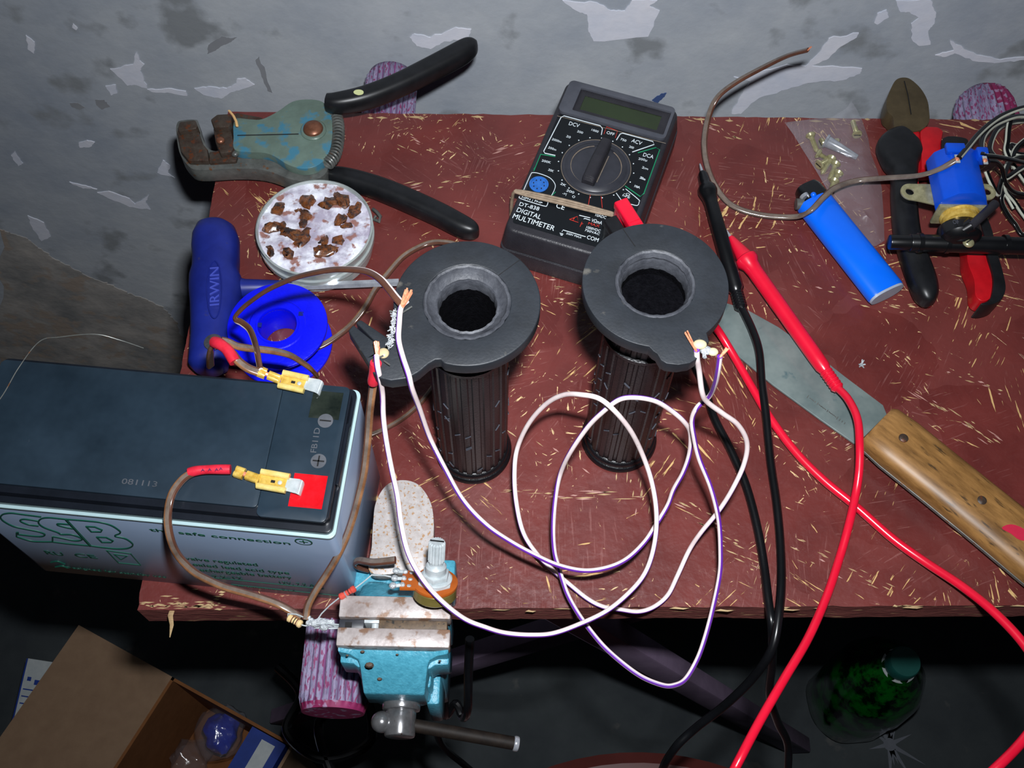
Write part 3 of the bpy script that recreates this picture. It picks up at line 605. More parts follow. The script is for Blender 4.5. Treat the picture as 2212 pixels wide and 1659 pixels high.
# ================================================================ rubber grips
def make_grip(base, zt, c_px, half, lug, label, holer, ringr, hcol, fuzzy, slit=None):
    G = thing('handlebar_grip', label, 'grip', base)
    bx, by = base.x, base.y; T = Matrix.Translation(base)
    # sleeve
    mb = MB(); rows = []
    n = 96; zs = [0.008+i*(zt-0.026)/56 for i in range(57)]
    def fn(a, z):
        row = int((z-0.008)/0.0125); ph = 0; s_ = (a*22/(2*pi)+ph) % 1
        rr = 0.0006 if s_ < 0.62 else 0.0
        zz = (z-0.008) % 0.0125
        if z > zt-0.034: rr = 0.0004 if (a*22/(2*pi)) % 1 < 0.6 else 0
        return rr
    prof = [(0.0160, zs[0])]+[(0.0160+0.0003*sin((z-0.008)*25), z) for z in zs[1:]]
    mb.lathe(prof, K['rubber2'], T, n=176, fn=fn, cap=False)
    mb.lathe([(0.0158, zt-0.0335), (0.0176, zt-0.033), (0.0176, zt-0.031), (0.0158, zt-0.0305)], K['rubber2'], T, n=64, cap=False)
    rr = random.Random(int(base.x*9999))
    for i in range(58):            # small raised dashes on the ribs, glints painted in as pale grey
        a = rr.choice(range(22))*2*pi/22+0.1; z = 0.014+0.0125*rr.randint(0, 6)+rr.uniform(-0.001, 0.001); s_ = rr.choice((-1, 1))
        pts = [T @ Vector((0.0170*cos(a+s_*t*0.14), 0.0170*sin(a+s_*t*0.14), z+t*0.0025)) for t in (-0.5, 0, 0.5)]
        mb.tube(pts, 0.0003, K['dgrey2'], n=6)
    obj('ribbed_sleeve', mb, G, sharp=25)
    mb = MB(); mb.lathe([(0.0150, 0), (0.0182, 0.0004), (0.0189, 0.0018), (0.0182, 0.0036), (0.0174, 0.0040), (0.0178, 0.0050), (0.0176, 0.0068), (0.0166, 0.0080), (0.0150, 0.0082)], K['rubber2'], T, n=72)
    obj('end_rim', mb, G, sharp=50)
    # flange plate with its lug, hole and liner
    c = P(*c_px, zt); r = (P(c_px[0]+half, c_px[1], zt)-P(c_px[0]-half, c_px[1], zt)).length/2
    lp = [P(x, y, zt) for x, y in lug]; a0 = atan2(lp[-1].y-c.y, lp[-1].x-c.x); a1 = atan2(lp[0].y-c.y, lp[0].x-c.x)
    # go clockwise from the last lug point around to the first
    while a1 < a0: a1 += 2*pi
    N_ = 90; circ = [(c.x+r*cos(a0+(a1-a0)*i/N_), c.y+r*sin(a0+(a1-a0)*i/N_)) for i in range(1, N_)]
    out = [(v.x, v.y) for v in lp]+circ
    mb = MB(); mb.plate(out, zt-0.0062, zt, K['rubber'], holes=[arc((c.x, c.y), ringr+0.0004, n=64)], bevel=0.0009, seg=3)
    # neck between flange and sleeve
    mb.loft([((bx, by, zt-0.020), (0.0162, 0, 0), (0, 0.0162, 0)), ((c.x*0.6+bx*0.4, c.y*0.6+by*0.4, zt-0.012), (0.0175, 0, 0), (0, 0.0175, 0)), ((c.x, c.y, zt-0.0060), (0.0205, 0, 0), (0, 0.0205, 0))], K['rubber'], n=48, caps=False)
    # seam line across the plate
    fl_ = obj('flange', mb, G, sharp=40)
    mb = MB(); Tc = Matrix.Translation((c.x, c.y, 0)); ir = holer
    mb.lathe([(ringr+0.0005, zt-0.0002), (ringr, zt+0.0004), (ringr-0.0008, zt), (ringr-0.0018, zt-0.0020), (ir+0.0012, zt-0.0034), (ir+0.0004, zt-0.0030), (ir, zt-0.0038), (ir, zt-0.009)], K['liner'], Tc, n=64, cap=False, fn=lambda a, z: 0.00012*sin(a*17)+0.0001*sin(a*41))
    obj('inner_liner', mb, G, label='dusty lighter grey ring around the hole')
    mb = MB(); zb = zt-0.009-(0.004 if fuzzy else 0.05)
    mb.lathe([(ir, zt-0.0088), (ir, zb), (ir*0.6, zb-(0.0 if fuzzy else 0.002)), (0, zb+(0.0015 if fuzzy else 0))], hcol, Tc, n=48, cap=False)
    obj('bore', mb, G)
    return G, c, r, fl_
baseL = P(1023, 972, 0); baseR = P(1336, 948, 0)
C4 = lambda pts: cr(380, 460, 2.633, pts)
lugL = [(845, 705), (841, 735), (836, 728), (779, 690), (768, 696), (809, 737), (812, 741), (763, 701), (752, 714), (790, 775), (806, 806), (822, 817), (845, 822), (880, 817), (905, 803), (925, 786), (940, 777), (952, 776)]
G1, c1, r1, f1 = make_grip(baseL, 0.142, (1009, 651), 159, lugL, 'left black rubber handlebar grip with a split pointed lug on its flange', 0.0111, 0.0162, K['hole'], False)
lugR = [(1412, 759), (1420, 764), (1428, 778), (1440, 785), (1465, 788), (1490, 784), (1505, 775), (1514, 760), (1522, 745), (1532, 738)]
G2, c2, r2, f2 = make_grip(baseR, 0.142, (1416, 612), 158, lugR, 'right black rubber handlebar grip in front of the multimeter, felt filled hole', 0.0128, 0.0150, K['hole'], True)
def seam(G, p0, p1):
    mb = MB(); mb.tube([P(*p0, 0.1422), P(*p1, 0.1422)], 0.00016, K['dkline'], n=6); obj('seam', mb, G)
seam(G1, (1075, 596), (1124, 560)); seam(G2, (1345, 493), (1372, 532))
# metal braid and lint on the left lug
b = MB(); rr = random.Random(5)
for i in range(90):
    t = i/89; x = 855-14*t+rr.uniform(-5, 5); y = 672+78*t+rr.uniform(-3, 3); p = P(x, y, 0.1432+rr.uniform(0, 0.0014))
    d = Vector((rr.uniform(-1, 1), rr.uniform(-1, 1), rr.uniform(-0.3, 0.5)))*0.0011
    b.tube([p-d, p, p+d*0.6+Vector((0, 0, 0.0004))], 0.00022, K['solder'], n=5)
for (x0, y0, x1, y1) in ((862, 680, 890, 662), (842, 672, 862, 676), (830, 780, 842, 788), (812, 776, 828, 768)): b.tube([P(x0, y0, 0.1435), P(x1, y1, 0.1445)], 0.00035, K['steel'], n=6)
o = obj('metal_braid', b, G1, label='crumpled silvery braid stuck on the flange'); o['kind'] = 'stuff'
b = MB(); b.ball(P(828, 763, 0.1432), 0.0022, M('solder resin blob', rgb(170, 155, 120), rough=0.25), sz=0.55); obj('resin_blob', b, G1)

# ================================================================ wires
def ring(r, n, a=0): return [(r*cos(a+2*pi*k/n), r*sin(a+2*pi*k/n)) for k in range(n)]
def white_wire(mb, pts, r=0.00106, ph=2.0, tw=6.0, k=10):
    n = 20; mats = []
    for i in range(n): mats.append(K['purple'] if i in (0, 1, 2, 3) else K['white'])
    mb.sweep(PT(pts, k), ring(r, n, ph), mats, twist=tw)
TWIN = []
for i in range(9): a = pi/2+pi*i/8; TWIN.append((-0.78+cos(a), sin(a)))
for i in range(9): a = -pi/2+pi*i/8; TWIN.append((0.78+cos(a), sin(a)))
def twin_wire(mb, pts, r=0.0009, k=10, mats=None, tw=0.0, flip=False):
    A, B = (K['brownw'], K['goldw']) if mats is None else mats
    ms = [A]*9+[B]*9
    if mats is None: ms[8] = ms[7] = ms[17] = ms[9] = K['clearw']
    mb.sweep(PT(pts, k), [(u*r*(-1 if flip else 1), v*r) for u, v in TWIN], ms, twist=tw)
def strands(mb, a, c, n=9, r=0.00028, fr=0.0010, seed=1, m=None):
    rr = random.Random(seed); a = Vector(a); c = Vector(c)
    for i in range(n):
        o = Vector((rr.uniform(-1, 1), rr.uniform(-1, 1), rr.uniform(-1, 1)))*fr
        mb.tube([a+o*0.25, a.lerp(c, 0.5)+o*0.7, c+o], r, m or K['copper'], n=6)
CC = lambda pts: cr(1050, 800, 2.369, pts)
# wire A
wA = [(879, 650, .1455), (866, 665, .146), (862, 700, .146), (861, 735, .146), (870, 772, .146), (882, 808, .1455), (890, 840, .138), (905, 880, .122), (928, 945, .098), (960, 1010, .082), (1000, 1080, .067)]
wA += [q+(z,) for q, z in zip(CC([(0, 790), (130, 880), (260, 950), (370, 998), (500, 1025), (620, 1010), (720, 965), (810, 880), (870, 790), (930, 690), (960, 610), (1010, 520), (1042, 420), (1045, 320), (1010, 260), (940, 200), (860, 155), (760, 138), (680, 150), (600, 210), (520, 290), (430, 420), (380, 530), (355, 650), (343, 800), (350, 930), (375, 1020), (410, 1130), (450, 1210), (510, 1300), (600, 1410), (700, 1500), (800, 1570), (900, 1610), (960, 1612), (1020, 1580), (1080, 1480), (1120, 1370), (1160, 1220), (1195, 1050), (1200, 920), (1190, 760), (1150, 600), (1090, 450), (1062, 330), (1055, 250), (1080, 190)]),
    [.060, .052, .046, .042, .038, .035, .032, .030, .030, .034, .042, .052, .062, .074, .084, .092, .100, .104, .102, .094, .082, .064, .046, .036, .030, .024, .020, .018, .016, .014, .012, .012, .012, .012, .012, .012, .014, .016, .020, .028, .036, .046, .058, .070, .082, .090, .098])]
wA += [(1533, 855, .104), (1545, 828, .120), (1551, 800, .132), (1555, 770, .1405)]
wA = [q for q in wA]
b = MB(); white_wire(b, wA, ph=-0.35, tw=1.4)
WA = thing('wire', 'purple striped white wire from the thick copper twist, hanging lowest over the near board edge', 'wire', P(1280, 1232, 0.0))
obj('insulation', b, WA, sharp=60)
b = MB(); strands(b, P(866, 668, .1462), P(882, 632, .148), 22, 0.00035, 0.0013, 2); obj('bare_end', b, WA, label='bare copper strands')
b = MB(); strands(b, P(1555, 772, .1405), P(1571, 752, .142), 5, 0.0003, 0.0005, 8); obj('bare_end', b, WA, label='bare copper strands')
# wire B
wB = [(813, 768, .1465), (815, 790, .146), (820, 815, .140), (826, 850, .128), (828, 900, .116), (834, 950, .106), (845, 1010, .096), (858, 1070, .088), (866, 1130, .082), (880, 1190, .078), (905, 1240, .074), (945, 1290, .068), (1000, 1335, .058)]
wB += [q+(z,) for q, z in zip(CC([(0, 1317), (100, 1345), (230, 1355), (350, 1345), (500, 1290), (620, 1230), (720, 1150), (800, 1060), (845, 960), (870, 830), (870, 700), (845, 560), (800, 430), (740, 310), (660, 210), (580, 145), (490, 125), (400, 125), (310, 170), (220, 270), (160, 400), (145, 530), (155, 680), (190, 830), (260, 940), (350, 1030), (420, 1090), (520, 1170), (600, 1210), (690, 1225), (780, 1235), (860, 1210), (930, 1150), (980, 1050), (1040, 920), (1100, 830), (1190, 720), (1260, 610), (1320, 480), (1335, 370), (1290, 280), (1210, 220), (1130, 160), (1105, 110), (1090, 0)]),
    [.052, .046, .042, .038, .034, .032, .030, .032, .036, .042, .048, .056, .068, .086, .100, .104, .100, .090, .076, .058, .040, .034, .028, .022, .016, .010, .007, .005, .004, .004, .004, .005, .008, .014, .022, .032, .044, .056, .068, .080, .092, .102, .112, .120, .132])]
wB += [(1506, 775, .140), (1505, 757, .1445)]
b = MB(); white_wire(b, wB, ph=-0.35, tw=-0.6)
WB_ = thing('wire', 'white wire with purple stripe from the tip of the split lug, crossing over the vice', 'wire', P(1190, 1368, 0.0))
obj('insulation', b, WB_, sharp=60)
b = MB(); strands(b, P(1505, 760, .1445), P(1482, 717, .1445), 6, 0.0003, 0.0005, 4); obj('bare_end', b, WB_, label='bare copper strands')
b = MB(); strands(b, P(815, 772, .1462), P(814, 742, .148), 14, 0.00035, 0.0011, 3); obj('bare_end', b, WB_, label='bare copper strands')
# joint on right grip: two small beads and a solder blob
b = MB(); cream = M('joint resin bead', rgb(190, 178, 140), rough=0.35)
b.ball(P(1512, 744, .1445), 0.0020, cream, sx=1.3, sz=0.7); b.ball(P(1540, 760, .143), 0.0017, cream, sx=1.2, sz=0.7)
b.ball(P(1525, 757, .143), 0.0019, K['solder'], sx=1.2, sz=0.7); strands(b, P(1520, 757, .143), P(1523, 774, .143), 6, 0.0003, 0.0006, 3, K['solder'])
o = obj('solder_joint', b); tag(o, 'small solder joint with cream beads on the right grip\'s lug', 'solder joint')

C5 = lambda pts: cr(0, 700, 2.593, pts)
# lead 1: lower connector loop to solder joint
l1 = [q+(z,) for q, z in zip(C5([(1090, 828), (1040, 855), (1000, 895), (965, 950), (945, 1020), (940, 1110), (955, 1200), (985, 1275), (1030, 1335), (1090, 1390), (1160, 1430), (1250, 1470), (1350, 1500), (1450, 1530), (1560, 1570), (1650, 1620), (1690, 1645)]),
      [.099, .100, .101, .101, .100, .097, .092, .086, .080, .074, .068, .062, .057, .052, .048, .046, .046])]
L1 = thing('speaker_wire', 'brown twin wire looping from the lower brass connector over the battery\'s grey side', 'wire', P(400, 1150, 0))
b = MB(); twin_wire(b, l1, 0.00092); obj('insulation', b, L1, sharp=60)
def connector(parent, p0, p1, p2, z0, z1):
    """crimp from p0 to p1, receptacle from p1 to p2"""
    a = P(*p0, z0); c = P(*p1, z1); e = P(*p2, z1); mb = MB()
    d = (c-a).normalized(); s = d.cross(Vector((0, 0, 1))).normalized(); u = s.cross(d)
    R = Matrix((d, s, u)).transposed(); ln = (c-a).length
    for t0, t1, wd in ((0.0, 0.36, 0.0022), (0.46, 0.92, 0.0018)):
        q0 = a.lerp(c, t0); q1 = a.lerp(c, t1)
        for sg in (-1, 1): mb.loft([(q0+s*sg*wd*0.5, s*wd*0.55, u*wd*0.55), (q0.lerp(q1, 0.5)+s*sg*wd*0.45, s*wd*0.6, u*wd*0.65), (q1+s*sg*wd*0.5, s*wd*0.55, u*wd*0.55)], K['brass'], n=12)
        mb.box((q0+q1)/2-u*wd*0.5, ((q1-q0).length, wd*2, 0.0004), K['brass'], R=R)
    mb.loft([(a.lerp(c, 0.36), s*0.001, u*0.0009), (a.lerp(c, 0.46), s*0.001, u*0.0009)], K['copper'], n=8)
    mb.loft([(a.lerp(c, 0.9), s*0.0015, u*0.0004-u*0), (c, s*0.0036, u*0.0004)], K['brass'], n=8, pw=6)
    d2 = (e-c).normalized(); s2 = d2.cross(Vector((0, 0, 1))).normalized(); u2 = s2.cross(d2); R2 = Matrix((d2, s2, u2)).transposed(); l2 = (e-c).length
    mb.box((c+e)/2-u2*0.0004, (l2, 0.0076, 0.0005), K['brass'], R=R2, bevel=0.0001)
    for sg in (-1, 1): mb.loft([(c+s2*sg*0.0030+u2*.0006, s2*0.0012, u2*0.0013), (e+s2*sg*0.0030+u2*.0006, s2*0.0012, u2*0.0013)], K['brassb'], n=16, pw=2.4)
    o = obj('spade_connector', mb, parent, label='brass spade connector')
    mb = MB(); mb.box((c+e)/2+u2*0.0001-d2*l2*0.02, (0.0016, 0.0010, 0.0004), K['dkline'], R=R2); mb.ball(c.lerp(e, 0.72)+u2*0.0002, 0.0009, K['tin'], sz=0.4); obj('detent', mb, o)
connector(L1, (508, 1017), (560, 1035), (622, 1046), .0995, .099)
def sleeve(parent, pts, r, m=None, k=6):
    mb = MB(); q = PT(pts, k); n = len(q)
    mb.tube(q, r, m or K['shrink'], n=20, scale=lambda t: 1+0.05*sin(t*9)); return obj('heat_shrink', mb, parent, label='red heat shrink sleeve')
s_ = sleeve(L1, [(408, 1021, .0995), (430, 1016, .1000), (460, 1014, .1000), (498, 1014, .0998)], 0.0019)
b = MB()
for i, (x, y) in enumerate(((434, 1016), (449, 1015), (464, 1015), (473, 1013))): b.text('A', P(x, y+3, .1021), P(x+8, y+2, .1021), 0.0012, M('dark blue stamp', rgb(60, 20, 70), rough=0.6) if i == 0 else b.mats[0])
obj('stamp', b, s_)
# lead 2: solder joint up to left grip tip
l2 = [q+(z,) for q, z in zip(C5([(1712, 1655), (1725, 1580), (1765, 1500), (1830, 1400), (1890, 1300), (1940, 1190), (1975, 1090), (2005, 980), (2035, 850), (2050, 740), (2062, 620), (2070, 500), (2082, 400), (2092, 330)]),
      [.046, .048, .052, .058, .064, .070, .077, .084, .092, .099, .107, .116, .124, .130])]+[(808, 805, .138), (812, 780, .1445)]
L2 = thing('speaker_wire', 'brown twin wire rising beside the battery from the vice joint to the split lug', 'wire', P(760, 1150, 0))
b = MB(); twin_wire(b, l2, 0.0009); obj('insulation', b, L2, sharp=60)
sleeve(L2, [(806, 826, .1325), (808, 808, .138), (812, 784, .1440)], 0.0021)
# lead 3: white/brown from left flange over the spool to the upper connector
l3 = [q+(z,) for q, z in zip(C4([(1290, 525), (1250, 480), (1210, 430), (1160, 375), (1090, 335), (1000, 322), (900, 322), (800, 338), (700, 362), (600, 400), (510, 445), (430, 500), (370, 550), (335, 600), (375, 625), (420, 665), (450, 740), (465, 810), (480, 895)]),
      [.146, .145, .144, .142, .138, .133, .128, .122, .116, .110, .104, .098, .094, .090, .090, .092, .096, .100, .102])]
L3 = thing('speaker_wire', 'brown and white twin wire arching over the flux tub to the upper brass connector', 'wire', P(640, 600, 0))
b = MB(); twin_wire(b, l3, 0.00088, mats=(K['white'], K['brownw']), flip=True, tw=-6.0); obj('insulation', b, L3, sharp=60)
connector(L3, (556, 800), (607, 820), (662, 832), .1015, .099)
# lead 4: sleeve and brown wires
L4 = thing('speaker_wire', 'brown twin wire in a bent red sleeve at the battery\'s back edge', 'wire', P(455, 790, 0))
b = MB(); twin_wire(b, [(455, 790, .070), (454, 770, .086), (457, 752, .097), (464, 742, .103), (478, 745, .1055), (500, 762, .1055), (515, 780, .1045), (535, 795, .103), (558, 804, .1015)], 0.00105); obj('insulation', b, L4, sharp=60)
sleeve(L4, [(463, 739, .1035), (476, 744, .1055), (492, 757, .1055), (508, 782, .1045)], 0.0024)
L4b = thing('speaker_wire', 'brown twin wire bowing across the front of the blue spool', 'wire', P(560, 760, 0))
b = MB(); twin_wire(b, [(478, 735, .1035)]+[q+(z,) for q, z in zip(C4([(300, 735), (350, 758), (420, 770), (500, 778), (580, 790), (650, 810), (710, 845), (765, 885), (800, 925)]), [.102, .099, .096, .092, .088, .082, .074, .064, .050])], 0.00095); obj('insulation', b, L4b, sharp=60)
# lead 5: on the board behind left grip, under spool, and piece near the vice
L5 = thing('speaker_wire', 'brown and clear twin wire on the board curving behind the left grip to the spool', 'wire', P(820, 640, 0))
b = MB(); twin_wire(b, [q+(z,) for q, z in zip(C4([(1620, 190), (1560, 170), (1470, 165), (1390, 190), (1290, 250), (1200, 350), (1130, 440), (1080, 530), (1010, 620), (930, 690), (830, 755), (700, 800)]), [.006, .006, .005, .004, .004, .006, .008, .008, .005, .004, .003, .0025])], 0.00095); obj('insulation', b, L5, sharp=60)
L6 = thing('speaker_wire', 'thin twin wire on the board passing between the battery and the left grip\'s foot', 'wire', P(850, 920, 0))
b = MB(); twin_wire(b, [q+(z,) for q, z in zip(C4([(1480, 960), (1440, 1020), (1380, 1090), (1300, 1160), (1210, 1215), (1110, 1260), (1000, 1290)]), [.003]*7)], 0.00075); obj('insulation', b, L6, sharp=60)
# lead 7: upper right, up the wall
l7 = [(1745, 108, .060), (1700, 121, .050), (1640, 150, .038), (1590, 178, .028), (1552, 208, .020), (1533, 245, .014), (1522, 300, .010), (1526, 350, .008), (1545, 400, .006), (1580, 442, .005), (1640, 463, .005), (1715, 468, .008), (1750, 455, .017), (1780, 425, .020), (1805, 405, .018), (1850, 390, .016), (1920, 384, .024), (1985, 379, .036), (2030, 365, .046), (2066, 345, .052)]
L7 = thing('speaker_wire', 'long brown twin wire curling from the wall round the lighter to the blue valve coil', 'wire', P(1640, 463, 0))
b = MB(); twin_wire(b, l7, 0.00095, mats=(K['brownw'], K['clearw'])); obj('insulation', b, L7, sharp=60)
b = MB(); strands(b, P(1745, 109, .060), P(1752, 102, .062), 4, 0.0003, 0.0004, 5); obj('bare_end', b, L7, label='bare copper end by the wall'); b = MB(); strands(b, P(2064, 346, .052), P(2072, 340, .053), 6, 0.0003, 0.0006, 6); obj('bare_end', b, L7, label='bare copper ends')
# lead 8: short loop to the potentiometer
C7 = lambda pts: cr(640, 1120, 5.184, pts)
L8 = thing('speaker_wire', 'short grey brown twin wire stub bent beside the potentiometer tags', 'wire', P(790, 1215, 0.02))
b = MB(); twin_wire(b, [q+(z,) for q, z in zip(C7([(1110, 465), (1040, 475), (950, 485), (860, 490), (780, 480), (710, 470), (665, 485), (665, 515), (720, 545), (810, 570)]), [.052, .051, .049, .046, .043, .040, .037, .034, .031, .028])], 0.00095, mats=(K['brownw'], K['clearw'])); obj('insulation', b, L8, sharp=60)

# ================================================================ vice
vz = 0.052
VI = thing('bench_vice', 'small blue bench vice with rusty steel jaws clamped on the near edge of the board', 'vice', P(860, 1300, 0))
b = MB()
anv = closed([(870, 1037), (905, 1048), (930, 1085), (937, 1130), (935, 1180), (932, 1236), (870, 1238), (800, 1236), (803, 1180), (806, 1130), (812, 1085), (835, 1048)], 6)
b.plate(pix(anv, 0.034), 0.026, 0.034, K['anvil'], bevel=0.0007); obj('anvil', b, VI, label='rust speckled rounded anvil plate')
b = MB()
A_ = [P(812, 1075, .034), P(925, 1075, .034), P(932, 1236, .034), P(800, 1236, .034)]
b.plate([(A_[0].x+.003, A_[0].y), (A_[1].x-.003, A_[1].y), (A_[2].x-.001, A_[2].y), (A_[3].x+.001, A_[3].y)], 0.0, 0.0262, K['vice'], bevel=0.002)
q = [P(768, 1205, .022), P(985, 1208, .022), P(985, 1300, .022), P(768, 1300, .022)]
b.plate([(q[0].x, q[0].y), (q[1].x, q[1].y), (q[1].x, 0.1385), (q[0].x, 0.1385)], 0.0, 0.022, K['vice'], bevel=0.0015)
# hump joining ledge and jaw
jl = P(735, 1290, vz).x; jr = P(975, 1290, vz).x; jy1 = P(855, 1288, vz).y; jy0 = P(855, 1335, vz).y
b.loft([((0.5*(jl+jr), jy1+0.012, 0.018), (0.0185, 0, 0), (0, 0, 0.012)), ((0.5*(jl+jr), jy1+0.004, 0.024), (0.0195, 0, 0), (0, 0, 0.016)), ((0.5*(jl+jr), jy1-0.003, 0.030), (0.0205, 0, 0), (0, 0, 0.016))], K['vice'], n=28, pw=4)
b.plate([(jl+.0008, jy1-0.0085), (jr-.0008, jy1-0.0085), (jr-.0008, jy1-0.0006), (jl+.0008, jy1-0.0006)], 0.004, vz-0.003, K['vice'], bevel=0.001)
# clamp bracket under the board and its column in front of the edge
b.plate([(jl+.004, 0.1045), (jr-.004, 0.1045), (jr-.004, 0.1305), (jl+.004, 0.1305)], -0.050, 0.016, K['vice'], bevel=0.002)
b.plate([(jl+.010, 0.112), (jr-.010, 0.112), (jr-.010, 0.175), (jl+.010, 0.175)], -0.058, -0.049, K['vice'], bevel=0.002)
b.cyl(((jl+jr)/2, 0.160, -0.085), ((jl+jr)/2, 0.160, -0.0155), 0.005, K['steel'])
obj('body', b, VI)
b = MB(); b.plate([(jl, jy0), (jr, jy0), (jr, jy1), (jl, jy1)], vz-0.010, vz, K['jaw'], bevel=0.0006); obj('jaw_plate', b, VI, label='rusty fixed jaw plate')
my1 = P(855, 1357, vz).y; my0 = P(855, 1397, vz).y
b = MB(); b.plate([(jl, my0), (jr+.0002, my0), (jr+.0002, my1), (jl, my1)], vz-0.010, vz, K['jaw'], bevel=0.0006); obj('jaw_plate', b, VI, label='rusty moving jaw plate')
b = MB()
xc = (jl+jr)/2; nw = 0.0140
T_ = [(jl+.0004, my1-.001), (jl+.0004, my0-.0018), (xc-nw-.004, my0-.0020), (xc-nw-.0008, my0-.0035), (xc-nw, my0-.0060), (xc-nw+.0012, my0-.0150), (xc+nw-.0012, my0-.0150), (xc+nw, my0-.0060), (xc+nw+.0008, my0-.0035), (xc+nw+.004, my0-.0020), (jr-.0004, my0-.0018), (jr-.0004, my1-.001)]
b.plate(T_, 0.012, vz, K['vice'], bevel=0.0009, top=lambda x, y: (vz-0.0032 if y > my0-0.0019 else vz-0.0032-(my0-0.0019-y)*1.05-0.003*(1 if y > my0-0.0030 else 1)))
# lower part of the wide block
b.plate([(jl+.0004, my1-.001), (jl+.0004, my0-.0042), (xc-nw-.003, my0-.0045), (xc-nw-.001, my0-.006), (xc+nw+.001, my0-.006), (xc+nw+.003, my0-.0045), (jr-.0004, my0-.0042), (jr-.0004, my1-.001)], 0.022, 0.040, K['vice'], bevel=0.001)
b.plate([(xc-nw-.001, my0-.011), (xc+nw+.001, my0-.011), (xc+nw+.001, my1-.002), (xc-nw-.001, my1-.002)], -0.010, 0.026, K['vice'], bevel=0.002)
SA = Vector((xc+0.0015, my0-0.0105, 0.012))
b.cyl(SA+Vector((0, .004, 0)), SA+Vector((0, -.004, 0)), 0.0125, K['vice'], rnd=0.002, n=36)
b.box((xc+nw+0.001, my0-0.006, -0.008), (0.006, 0.018, 0.040), K['vice'], bevel=0.0015)
rr = random.Random(8)
for (px, py, w_) in ((783, 1408, 3), (798, 1437, 6), (792, 1455, 3), (820, 1467, 3.5), (750, 1416, 2), (858, 1414, 2), (780, 1398, 2), (950, 1428, 2)):
    zt_ = .0475 if py < 1442 else .038; c = P(px, py, zt_)
    b.ball(c, .0008*w_/3, K['chip'], sx=1.2, sy=.8, sz=1.2, n=8)
obj('moving_jaw', b, VI, label='blue moving jaw block, paint chipped')
b = MB()
b.cyl(SA+Vector((0, -.003, 0)), SA+Vector((0, -.0075, 0)), 0.0082, K['chromed'], rnd=0.0008, n=36)
b.cyl(SA+Vector((0.0, -.007, 0)), SA+Vector((0.0, -.0185, 0)), 0.0066, K['chromed'], rnd=0.001, n=36); obj('screw_head', b, VI, label='chromed spindle head')
hc = SA+Vector((0, -.0125, 0)); he = P(1112, 1606, 0.003)
hd = (he-hc).normalized()
b = MB(); b.cyl(hc-hd*0.006, he, 0.0029, M('dark bar steel', rgb(18, 14, 12), rgb(34, 27, 22), rough=0.6, spec=0.25, scale=200), n=20); b.cyl(he-hd*0.0008, he+hd*0.0018, 0.0033, K['chrome'], rnd=0.0008); obj('tommy_bar', b, VI, label='dark steel tommy bar')
b = MB(); b.ball(hc-hd*0.0080+Vector((0, -0.001, 0.0005)), 0.0046, K['chromed'], n=28); obj('ball_end', b, VI)

# power transistor gripped between the jaws
b = MB(); gy0, gy1 = my1+0.0001, jy0-0.0001; gm = (gy0+gy1)/2
TR = thing('transistor', 'flat black power transistor gripped between the vice jaws', 'electronic component', ((jl+jr)/2, gm, 0.030))
b.box((jl+.0052, gm, 0.0395), (0.0104, gy1-gy0, 0.0190), M('epoxy body', rgb(40, 42, 48), rgb(50, 52, 58), rough=0.4, scale=200), bevel=0.0004); b.box((jl+.0040, gm-0.0005, 0.0491), (0.0028, (gy1-gy0)*0.6, 0.0004), K['dkline'])
obj('package', b, TR)
b = MB(); b.box((jl+.0135, gm+0.0012, 0.0400), (0.0062, 0.0014, 0.0190), K['tin'], bevel=0.0002); b.cyl((jl+.0150, gm-.0022, 0.0482), (jl+.0150, gm+.0002, 0.0482), 0.0016, K['tin']); obj('metal_tab', b, TR)
b = MB()
for i in (-1, 0, 1): b.tube([Vector((jl+.0004, gm, 0.045+i*0.0022)), Vector((jl-.004, gm+i*.0005, 0.0450+i*0.0018)), Vector((jl-.011, gm+.0005+i*.001, 0.0450+i*.0012))], 0.00038, K['tin'], n=6)
obj('leads', b, TR)
b = MB(); b.box(((jl+jr)/2+.0075, gm, 0.0415), (jr-jl-.0158-0.002, gy1-gy0, 0.0150), M('greasy packing strip', rgb(60, 48, 38), rgb(104, 84, 62), rough=0.6, scale=200, c3=rgb(30, 30, 28), c3t=0.62), bevel=0.0003)
o = obj('packing_strip', b); tag(o, 'greasy brown strip pinched in the vice jaws beside the transistor', 'strip')
